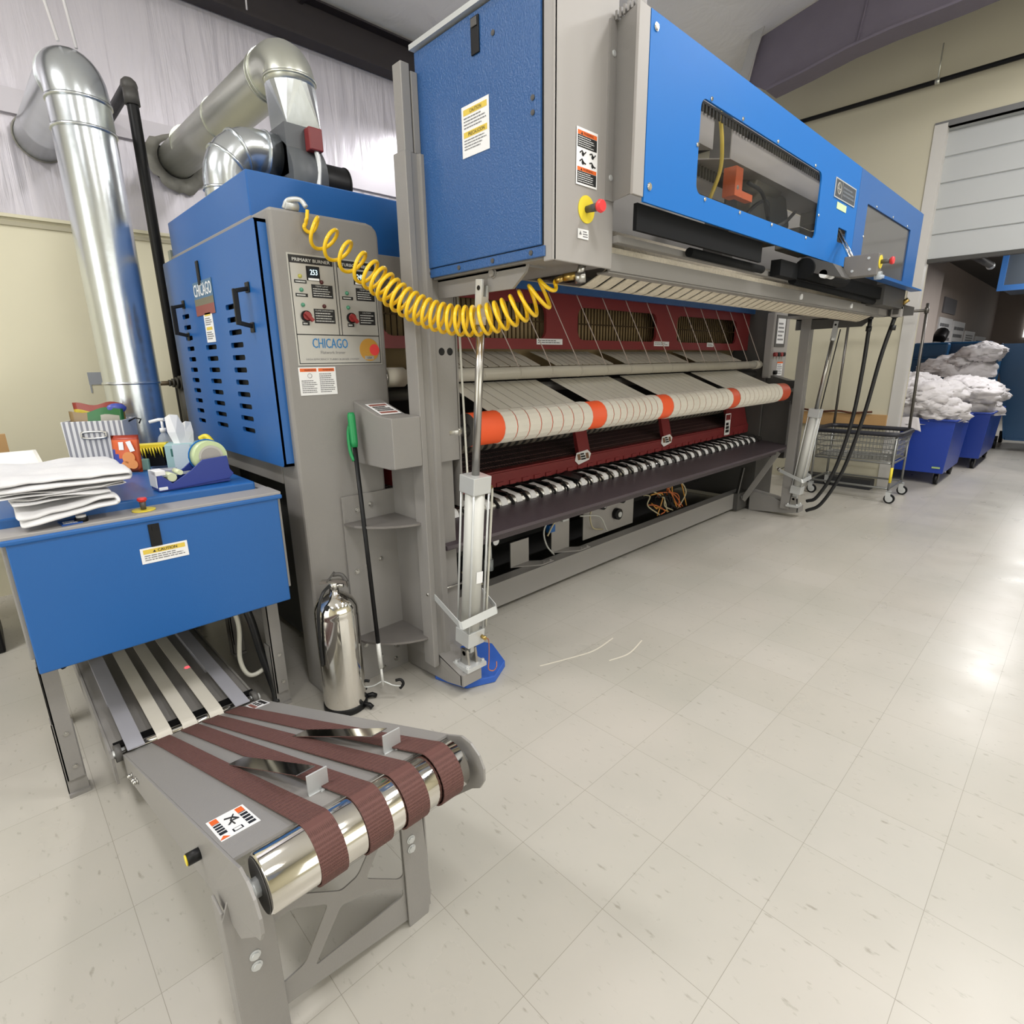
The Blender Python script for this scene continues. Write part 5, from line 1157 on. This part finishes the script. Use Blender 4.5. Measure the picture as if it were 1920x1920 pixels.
m = MB(); m.tube([(.53, 3.27, 1.24), (.565, 3.24, 1.262), (.585, 3.225, 1.255), (.575, 3.225, 1.235)], .004, 6); m.part('black_hook', BLACK, BK)
# cracker packet
t = thing('cracker_packet', 'orange cracker packet with a blue corner standing by the striped basket', 'packet', (.46, 2.95, 1.044))
Fp = frame((.408, 2.985, 1.046), (.80, -.60, 0), (.06, .08, 1))
m = MB(); rows, cn = 8, 8; vs = []
for s_ in (1, -1):
    for j in range(rows+1):
        for i in range(cn+1):
            u = i/cn; v_ = j/rows; b_ = .012*math.sin(math.pi*u)**.7*math.sin(math.pi*v_)**.6 if 0 < u < 1 and 0 < v_ < 1 else 0
            vs.append(Fp @ Vector((u*.115, v_*.165, s_*b_)))
fs = []
for s_ in range(2):
    o_ = s_*(rows+1)*(cn+1)
    for j in range(rows):
        for i in range(cn): fs.append((o_+j*(cn+1)+i, o_+j*(cn+1)+i+1, o_+(j+1)*(cn+1)+i+1, o_+(j+1)*(cn+1)+i))
m.add(vs, fs, 0, True)
for q in range(cn*rows):
    i = q % cn; j = q//cn
    if j >= rows-1: m.m[q] = 3
    elif i+j < 5 and j < 5 and i < 2+(j < 3): m.m[q] = 1
m.part('packet_film', [mat('cracker_orange', '#cf5a2a', .4), mat('cracker_blue', '#2f3f9a', .4), WHITE, mat('cracker_dark_red', '#a03a26', .4)], t)
m = MB(); Fq = Fp @ Matrix.Translation((0, 0, .013))
disc(m, Fq, .07, .065, .026, 0, .001); disc(m, Fq, .055, .03, .02, 0, .001); disc(m, Fq, .085, .035, .02, 0, .0012)
rect(m, Fq, .035, .10, .055, .135, 1, .001); m.add([Fq @ Vector(p) for p in ((.065, .135, .001), (.085, .14, .001), (.10, .095, .001), (.08, .09, .001))], [(0, 1, 2, 3)], 1)
m.part('packet_print', [mat('biscuit_print', '#d98a4a', .5), WHITE], t)
# tape dispenser
DB = mat('dispenser_blue', '#23378a', .4)
t = thing('tape_dispenser', 'dark blue tape dispenser with a roll of clear tape on the folder table', 'tape dispenser', (.58, 2.42, 1.044))
Ft = frame((.447, 2.385, 1.046), (.99, .06, 0), (0, 0, 1))
prof = [(0, 0), (.255, .012), (.275, .03), (.262, .05), (.258, .105), (.165, .10), (.145, .085), (.12, .065), (.085, .045), (.05, .025), (.02, .055), (.0, .075)]
m = MB(); 
for w0, w1 in ((0, .006), (-.085, -.079)): 
    vs = [Ft @ Vector((u, v, w0)) for u, v in prof]+[Ft @ Vector((u, v, w1)) for u, v in prof]; n = len(prof)
    m.add(vs, [tuple(range(n))[::-1], tuple(range(n, 2*n))]+[(i, (i+1) % n, n+(i+1) % n, n+i) for i in range(n)])
m.obox(Ft, 0, .26, 0, .012, -.08, 0); m.part('dispenser_frame', DB, t, bev=.002)
m = MB(); m.obox(Ft, -.004, .006, .012, .075, -.085, .0); m.obox(Ft, -.004, .03, .06, .078, -.06, .008); m.obox(Ft, 0, .03, .004, .016, -.01, .009); m.part('white_edge', WHITE, t, bev=.002)
m = MB(); c0 = Ft @ Vector((.205, .105, -.015)); c1 = Ft @ Vector((.205, .105, -.065)); m.cyl(c0, c1, .062, n=40); tp = m.part('tape_roll', mat('pale_green_tape', '#c3d3a4', .3), t)
m = MB(); m.cyl(c0+Vector((0, -.001, 0)), c0+Vector((0, -.003, 0)), .045, n=36); m.cyl(c0+Vector((0, -.003, 0)), c0+Vector((0, -.005, 0)), .036, n=36, m=1); m.part('roll_core', [PANEL, GL], tp)
m = MB(); m.tube([c1+Vector((.064*math.cos(a), 0, .064*math.sin(a))) for a in [R(i*15) for i in range(24)]], .003, 6, closed=True); m.part('blue_rim', BLUEF, tp)
m = MB(); m.cyl(Ft @ Vector((.055, .045, -.01)), Ft @ Vector((.055, .045, -.075)), .016, n=18); m.cyl(Ft @ Vector((.085, .06, -.01)), Ft @ Vector((.085, .06, -.075)), .01, n=14); m.part('guide_rollers', mat('pale_cream_plastic', '#d5dcb8', .4), t)
m = MB(); m.obox(Ft, .03, .17, .05, .053, -.07, -.02); m.part('clear_tape_tail', CLEAR, t)
# tissue box
t = thing('tissue_box', 'pale teal tissue box behind the tape dispenser with a tissue standing up', 'tissue box', (.65, 2.80, 1.044))
Fb = frame((.585, 2.85, 1.044), (.93, -.36, 0), (.36, .93, 0))
m = MB(); m.obox(Fb, 0, .135, 0, .12, 0, .118); m.obox(Fb, .035, .10, -.0006, .12*.5, 0.02, .119, 1) if 0 else None; bx_ = m.part('box_body', mat('pale_teal_card', '#9fc0c0', .55), t, bev=.003)
m = MB(); m.obox(Fb, .022, .032, -.001, 0, .065, .10, 0); m.part('box_emblem', mat('dark_teal_print', '#2f6660', .5), bx_)
m = MB(); m.obox(Fb, .03, .10, -.0012, 0.0, .005, .117, 0); m.obox(Fb, .03, .11, .03, .09, .117, .1195, 0); m.part('box_opening', mat('pale_film', '#c9d6dc', .25), bx_)
m = MB(); 
def tissue(vs): m.add([Fb @ Vector(v) for v in vs], [(0, 1, 4, 3), (1, 2, 5, 4), (3, 4, 7, 6), (4, 5, 8, 7)], 0, False)
tissue([(.035, .05, .11), (.06, .035, .11), (.10, .06, .11), (.015, .05, .17), (.05, .03, .17), (.09, .06, .17), (.012, .06, .235), (.035, .04, .25), (.065, .05, .245)])
tissue([(.05, .07, .11), (.08, .05, .11), (.11, .07, .11), (.05, .08, .16), (.085, .055, .17), (.115, .07, .165), (.065, .08, .20), (.09, .06, .215), (.11, .075, .21)])
o = m.part('tissue', WHITE, t, solid=.0015)
m = MB(); m.tube(bez([(.737, 2.865, 1.175), (.760, 2.84, 1.185), (.775, 2.81, 1.155), (.782, 2.785, 1.12)], 6), [.012]*19, 10); m.bar((.742, 2.86, 1.17), (.775, 2.81, 1.14), .02, .02); m.tube([(.782, 2.785, 1.12), (.765, 2.785, 1.045)], .009, 8)
tag(m.part('yellow_tool_handle', YEL, bev=.003), 'yellow curved handle standing behind the tissue box', 'handle')
# pump bottle
t = thing('pump_bottle', 'clear pump bottle with a white nozzle behind the tissue box', 'bottle', (.645, 3.10, 1.044))
m = MB(); m.lathe([(.03, 0), (.033, .01), (.033, .10), (.025, .13), (.012, .145), (.012, .155)], (.645, 3.10, 1.045), 24); m.part('bottle_body', CLEAR, t)
m = MB(); m.cyl((.645, 3.10, 1.20), (.645, 3.10, 1.25), .006, n=10); m.cyl((.645, 3.10, 1.195), (.645, 3.10, 1.215), .014, n=14); m.tube([(.655, 3.09, 1.255), (.635, 3.11, 1.255), (.60, 3.13, 1.245)], .008, 8); m.part('pump_nozzle', WHITE, t)
# brush and small box
t = thing('scrub_brush', 'yellow topped black bristle brush between the cracker packet and tissue box', 'brush', (.56, 2.98, 1.044))
Fr = frame((.50, 3.03, 1.05), (.85, -.5, .03), (.5, .85, 0))
m = MB(); m.obox(Fr, 0, .14, 0, .05, .085, .105); m.part('brush_back', YEL, t, bev=.005)
m = MB(); rnd = random.Random(2)
for i in range(34):
    u = .012+.12*(i % 17)/17; v = .008+.034*(i//17); m.cyl(Fr @ Vector((u, v, .09)), Fr @ Vector((u*.75+.035+rnd.uniform(-.006, .006), v, .01)), .004, .0035, n=5, m=0)
for i in range(9):
    u = .02+.11*i/9; m.cyl(Fr @ Vector((u, -.002, .088)), Fr @ Vector((u+.002, -.003, .06-.01*(i % 3))), .005, .001, n=5, m=1)
m.obox(Fr, .05, .12, .0, .05, 0, .05); m.part('bristles', [BLACK, YEL], t)
m = MB(); m.obox(frame((.505, 2.965, 1.044), (.9, -.4, 0), (.4, .9, 0)), 0, .03, 0, .03, 0, .05); tag(m.part('small_teal_box', mat('mint_card', '#8fb5a8', .5), bev=.004), 'small mint green box right behind the cracker packet', 'box')
m = MB(); m.obox(frame((.50, 2.80, 1.044), (.9, -.4, 0), (.4, .9, 0)), 0, .10, 0, .05, 0, .022); tag(m.part('clear_packet', mat('cloudy_plastic', '#a9a9b4', .25), bev=.004), 'flat cloudy plastic packet on the table left of the tissue box', 'packet')
# ================================================================== EXTINGUISHER AND REACH TOOL
t = thing('fire_extinguisher', 'polished stainless water fire extinguisher on the floor by the grey column', 'fire extinguisher', (.968, 2.12, 0))
c = (.968, 2.12, 0)
m = MB(); m.lathe([(.0915, .02), (.092, .03), (.092, .455), (.0905, .462), (.092, .47), (.088, .495), (.072, .525), (.045, .545), (.022, .555), (.020, .57)], c, 56); bd = m.part('tank', CHROME, t)
m = MB(); m.lathe([(.090, .0), (.096, .004), (.096, .03), (.092, .034)], c, 40); 
for a in (-60, -20): m.tube([(c[0]+.09*math.cos(R(a)), c[1]+.09*math.sin(R(a)), .02), (c[0]+.12*math.cos(R(a)), c[1]+.12*math.sin(R(a)), .022), (c[0]+.135*math.cos(R(a)), c[1]+.135*math.sin(R(a)), .01)], .011, 8)
m.part('rubber_base', BLACK, t)
m = MB(); m.cyl((c[0], c[1], .565), (c[0], c[1], .60), .019, n=16); m.cyl((c[0], c[1], .585), (c[0]+.03, c[1]-.03, .588), .009, n=10); m.part('valve_body', STEEL, t)
m = MB(); m.prism([(-.06, .0), (.045, .0), (.06, -.02), (.055, .012), (.02, .016), (-.05, .012)], 'y', -.011, .011); m.xf(Matrix.Translation((c[0], c[1], .598)) @ Matrix.Rotation(R(-40), 4, 'Z')); m.part('carry_handle', STEEL, t)
m = MB(); m.bar((c[0]-.02, c[1]+.015, .605), (c[0]+.005, c[1]-.005, .645), .02, .008); m.tube(bez([(c[0]+.0, c[1], .635), (c[0]+.03, c[1]-.02, .632), (c[0]+.045, c[1]-.035, .60)], 5), .009, 8); m.part('squeeze_lever', GD, t)
m = MB(); m.tube(bez([(c[0]-.02, c[1]+.0, .59), (c[0]-.065, c[1]-.03, .575), (c[0]-.095, c[1]-.04, .51), (c[0]-.098, c[1]-.03, .40), (c[0]-.095, c[1]-.02, .25)], 8), .007, 8); m.part('hose', RUB, t)
m = MB(); m.cyl((c[0]-.06, c[1]-.045, .515), (c[0]-.062, c[1]-.052, .517), .012, n=14); m.part('pressure_gauge', BLACK, t)
t = thing('reach_tool', 'black pole with a green grip leaning on the grey column beside the extinguisher', 'reaching tool', (1.12, 2.05, 0))
A = Vector((1.160, 2.195, 1.30)); B = Vector((1.112, 2.03, .06))
P_ = lambda s: A.lerp(B, s)
m = MB(); m.tube([P_(0), P_(.01), P_(.1), P_(.118)], [.012, .0165, .0155, .013], 16); gr = m.part('green_grip', GREEN, t)
m = MB(); m.tube(bez([P_(.03)+Vector((-.0, .012, 0)), P_(.07)+Vector((-.012, .02, 0)), P_(.13)+Vector((-.015, .016, 0)), P_(.165)+Vector((-.008, .006, 0))], 5), .008, 8); m.part('trigger', GREEN, gr)
m = MB(); m.cyl(P_(.115), P_(.83), .0095, n=16); m.part('pole', BLACK, t)
m = MB(); m.cyl(P_(.825), P_(.92), .0105, n=16); m.cyl(P_(.92), P_(.99), .006, n=10); m.part('pole_sleeve', mat('printed_white_sleeve', '#c9c9c6', .35, .2, .2, 90), t)
for s_ in (-1, 1):
    m = MB(); J = P_(.97)
    m.tube(bez([J, J+Vector((.035*s_, -.03*s_, -.025)), J+Vector((.062*s_, -.055*s_, -.03))], 5), .0035, 6); m.part('jaw_wire', mat('clear_jaw', '#c9cccb', .2, .3) if 'clear_jaw' not in MATS else MATS['clear_jaw'], t)
    m = MB(); q = J+Vector((.062*s_, -.055*s_, -.03)); m.tube(bez([q+Vector((-.018*s_, .015*s_, .03)), q+Vector((.0, 0, .032)), q+Vector((.008*s_, -.006*s_, .01)), q+Vector((-.004*s_, .004*s_, -.012))], 5), .007, 8); m.part('jaw_tip', BLACK, t)
# ================================================================== WIRE CART
t = thing('wire_laundry_cart', 'chrome wire laundry cart with a black rim and a tall hanging pole', 'laundry cart', (7.0, 1.7, 0))
wx0, wx1, wy0, wy1, wz = 6.72, 7.33, 1.30, 2.12, .72
WIREM = mat('worn_chrome_wire', '#8d8e8c', .35, .8)
def ring(x0, x1, y0, y1, z, r=.09, n=5): return [(p[0], p[1], z) for p in rrect(x0, y0, x1, y1, r, n)]
m = MB(); m.tube(ring(wx0, wx1, wy0, wy1, wz), .024, 10, closed=True); m.part('black_rim', mat('navy_black_rim', '#23242c', .5), t)
m = MB()
for i, z in enumerate((.67, .61, .55, .49, .44)): k = .045*i/4; m.tube(ring(wx0+k, wx1-k, wy0+k, wy1-k, z), .005, 6, closed=True)
R0 = ring(wx0, wx1, wy0, wy1, .71, .09, 5); 
for i in range(22): 
    y = wy0+.05+(wy1-wy0-.1)*i/21
    m.tube([(wx0, y, .71), (wx0+.045, y, .44), (wx1-.045, y, .44), (wx1, y, .71)], .0028, 5)
for i in range(14):
    x = wx0+.05+(wx1-wx0-.1)*i/13; m.tube([(x, wy0, .71), (x, wy0+.045, .44), (x, wy1-.045, .44), (x, wy1, .71)], .0028, 5)
m.part('wire_basket', WIREM, t)
m = MB(); m.tube(ring(wx0+.03, wx1-.03, wy0+.03, wy1-.03, .42, .05), .011, 8, closed=True); m.tube(ring(wx0+.03, wx1-.03, wy0+.03, wy1-.03, .155, .03), .011, 8, closed=True); m.part('frame_ring', WIREM, t)
for i, (x, y) in enumerate(((wx0+.03, wy0+.03), (wx1-.03, wy0+.03), (wx0+.03, wy1-.03), (wx1-.03, wy1-.03))):
    m = MB(); m.cyl((x, y, .13), (x, y, .70), .012, n=10); m.part('frame_leg', WIREM, t)
    m = MB(); m.cyl((x-.012, y-.02, .05), (x+.012, y-.02, .05), .05, n=24); w_ = m.part('caster_wheel', BLACK, t)
    m = MB(); m.cyl((x-.014, y-.02, .05), (x+.014, y-.02, .05), .034, n=20); m.part('wheel_hub', ALU, w_)
    m = MB(); m.box(x-.02, x-.016, y-.03, y+.015, .05, .13); m.box(x+.016, x+.02, y-.03, y+.015, .05, .13); m.box(x-.02, x+.02, y-.03, y+.015, .125, .135); m.part('caster_fork', ALU, t)
m = MB(); m.cyl((wx0+.03, wy0+.028, .22), (wx0+.03, wy0+.028, .38), .0135, n=10); m.part('yellow_tape_mark', YEL, t)
POLE = mat('dull_chrome_pole', '#5f5c58', .3, .8)
m = MB(); m.cyl((7.31, 1.335, .42), (7.31, 1.37, 2.02), .014, n=12); m.cyl((7.31, 1.37, 1.95), (7.31, 2.08, 1.95), .014, n=12); m.cyl((7.31, 2.08, 1.95), (7.31, 2.09, .42), .014, n=12); m.cyl((7.31, 1.37, 1.92), (7.31, 1.37, 1.98), .02, n=12); m.part('hanging_rail', POLE, t)
m = MB(); m.box(7.30, 7.46, 1.62, 2.55, .0, .11); tag(m.part('dark_floor_box', mat('charcoal_box', '#2b2c30', .6), bev=.004), 'low dark box on the floor against the wall behind the wire cart', 'box')
m = MB(); m.box(XW-.035, XW, 1.60, 3.0, .70, .85); br_ = tag(m.part('wooden_bumper', WOOD, bev=.004), 'tan wooden bumper board on the cream wall behind the wire cart', 'bumper board')
m = MB(); m.tube(bez([(XW-.05, 1.75, .88), (XW-.05, 1.95, .86), (XW-.05, 2.1, .875), (XW-.05, 2.3, .86), (XW-.05, 2.5, .88)], 5), .012, 6); tag(m.part('rusty_chain', mat('rusty_metal', '#5a3424', .7, .4)), 'rusty brown rod lying along the wooden bumper board', 'rod')
# ================================================================== LINEN BINS
def heap(label, x0, x1, y0, y1, z0, H, seed, over=.04, peak=(.5, .5), n=16):
    """crumpled cloths piled on one another: overlapping wrinkled lumps"""
    rnd = random.Random(int(seed*10)); m = MB()
    def lump(cx, cy, cz, rx, ry, rz, sd):
        nu, nv = 44, 26; vs = []
        for j in range(nv+1):
            t = math.pi*j/nv
            for i in range(nu):
                p = 2*math.pi*i/nu; d = Vector((math.sin(t)*math.cos(p), math.sin(t)*math.sin(p), math.cos(t)))
                q = d*1.7+Vector((sd*3.1, sd*1.7, sd)); q = q+Vector((MN.noise(q*.9), MN.noise(q*.9+Vector((9, 0, 0))), MN.noise(q*.9+Vector((0, 9, 0)))))*.8
                rid = sum((1-2*abs(MN.noise(Vector((q.x, q.y*1.6, q.z*2.4))*(2**k)+Vector((k*5, 0, 0)))))*.5**k for k in range(4))
                f = .84+.21*rid+.22*MN.noise(d*1.4+Vector((sd, 0, sd)))
                vs.append((cx+rx*f*d.x, cy+ry*f*d.y, max(z0-.05, cz+rz*f*d.z)))
        m.add(vs, [(j*nu+i, (j+1)*nu+i, (j+1)*nu+(i+1) % nu, j*nu+(i+1) % nu) for j in range(nv) for i in range(nu)], 0, True)
    w_, d_ = x1-x0, y1-y0
    lump((x0+x1)/2, (y0+y1)/2, z0, w_*.52, d_*.50, H*.62, seed)
    for k in range(n):
        u, v = rnd.uniform(.12, .88), rnd.uniform(.15, .85)
        dd = max(0, 1-((u-peak[0])**2+(v-peak[1])**2)*3.2); r_ = rnd.uniform(.17, .27)
        lump(x0+w_*u, y0+d_*v, z0+H*.15+H*.62*dd, r_*1.25, r_, r_*.55, seed+k*1.37)
    return tag(m.part('linen_heap', LINEN2), label, 'linen', 'heaps of used white linen in the carts', 'stuff')
def bin_(label, x0, x1, y0, y1, zt):
    t = thing('laundry_bin', label, 'laundry bin', ((x0+x1)/2, (y0+y1)/2, 0), 'royal blue laundry bins')
    F = Matrix.Translation(((x0+x1)/2, (y0+y1)/2, 0)); w_, d_ = x1-x0, y1-y0
    m = MB(); tapered(m, F, w_-.08, d_-.08, w_, d_, .14, zt, .012); b = m.part('bin_body', BIN, t, bev=.02, seg=3)
    m = MB(); P = rrect(x0-.012, y0-.012, x1+.012, y1+.012, .03); m.tube([(p[0], p[1], zt) for p in P], .014, 8, closed=True); m.part('bin_rim', BIN, b)
    for x in (x0+.1, x1-.12):
        for y in (y0+.1, y1-.1):
            m = MB(); m.cyl((x, y-.02, .062), (x, y+.02, .062), .06, n=22); m.part('caster_wheel', BLACK, t)
            m = MB(); m.box(x-.03, x+.03, y-.028, y-.022, .06, .14); m.box(x-.03, x+.03, y+.022, y+.028, .06, .14); m.part('caster_fork', GD, t)
    return t, b
t, b = bin_('royal blue laundry bin nearest the wire cart, heaped with white linen', 8.07, 9.15, 1.05, 1.95, .77)
m = MB(); m.box(8.095, 8.1, 1.12, 1.2, .20, .22); m.part('pale_green_label', mat('lime_label', '#9fb87a', .5), b)
bin_('second royal blue laundry bin, standing behind the first one', 9.6, 10.95, .90, 1.75, .75)
heap('nearest heap of crumpled white linen, overflowing the first blue bin', 8.1, 9.1, 1.08, 1.92, .76, .56, 2.0, .05, (.55, .6))
heap('heap of crumpled white linen in the second blue bin', 9.62, 10.9, .92, 1.7, .74, .44, 5.0, .05, (.4, .5), 14)
m = MB(); vs = []
for j in range(9):
    for i in range(9):
        u, v = i/8, j/8; vs.append((8.03-.03*v+.01*math.sin(u*9), 1.40+.32*u-.05*v, .79-.16*v*(1-.3*u)+.01*math.sin(u*7)))
m.add(vs, [(j*9+i, j*9+i+1, (j+1)*9+i+1, (j+1)*9+i) for j in range(8) for i in range(8)], 0, True); tag(m.part('hanging_cloth', LINEN2, solid=.006), 'corner of white cloth hanging over the near rim of the first blue bin', 'cloth')
# tall teal carts
def tall_cart(label, F_poly, x0, x1):
    ys = [p[0] for p in F_poly]
    t = thing('tall_laundry_truck', label, 'laundry truck', ((x0+x1)/2, sum(ys)/len(ys), 0), 'tall teal laundry trucks')
    m = MB(); m.prism(F_poly, 'x', x0, x0+.04); m.prism(F_poly, 'x', x1-.04, x1)
    n = len(F_poly)
    for i in range(n):
        a, b = F_poly[i], F_poly[(i+1) % n]
        if a[1] > 1.6 and b[1] > 1.6: continue
        m.bar((x0, a[0], a[1]), (x0, b[0], b[1]), .03, .03, up=(1, 0, 0))
        vs = [(x0, a[0], a[1]), (x1, a[0], a[1]), (x1, b[0], b[1]), (x0, b[0], b[1])]; m.add(vs, [(0, 1, 2, 3)])
    m.part('truck_body', TEAL, t, bev=.02)
    for x in (x0+.15, x1-.15):
        for y in (min(ys)+.15, max(ys)-.2):
            m = MB(); m.cyl((x, y-.025, .08), (x, y+.025, .08), .08, n=22); m.box(x-.04, x+.04, y-.03, y+.03, .13, .2); m.part('caster_wheel', BLACK, t)
    return t
tall_cart('tall teal laundry truck at the right edge with a sloping front', [(.90, .18), (1.02, .9), (1.22, 1.58), (1.15, 1.66), (-.4, 1.66), (-.4, .18)], 11.9, 13.1)
tall_cart('tall teal laundry truck standing behind the heap of linen', [(1.12, .18), (2.25, .18), (2.25, 1.45), (1.12, 1.45)], 11.25, 11.8)
m = MB(); m.box(11.5, 11.8, 1.25, 2.25, 1.4, 1.70); m.box(11.3, 11.55, 1.75, 2.25, 1.3, 1.69); tag(m.part('truck_back_panel', TEAL, bev=.03), 'dark teal upper back panel above the far heap of linen', 'panel')
heap('farthest heap of white linen, piled up against the teal truck', 10.85, 11.5, 1.12, 2.0, 1.22, .46, 9.0, .06, (.5, .1), 10)

SC = mat('pale_scuff', '#d8d2c4', .4)
for i, pts_ in enumerate([[(1.83, 1.72, .0006), (2.0, 1.66, .0006), (2.15, 1.62, .0006), (2.33, 1.63, .0006)], [(2.12, 1.5, .0006), (2.25, 1.47, .0006), (2.42, 1.50, .0006)]]):
    m = MB(); m.ribbon(bez(pts_, 8), (.3, 1, 0), .008, .0008); o = m.part('floor_scuff', SC); struct(o)
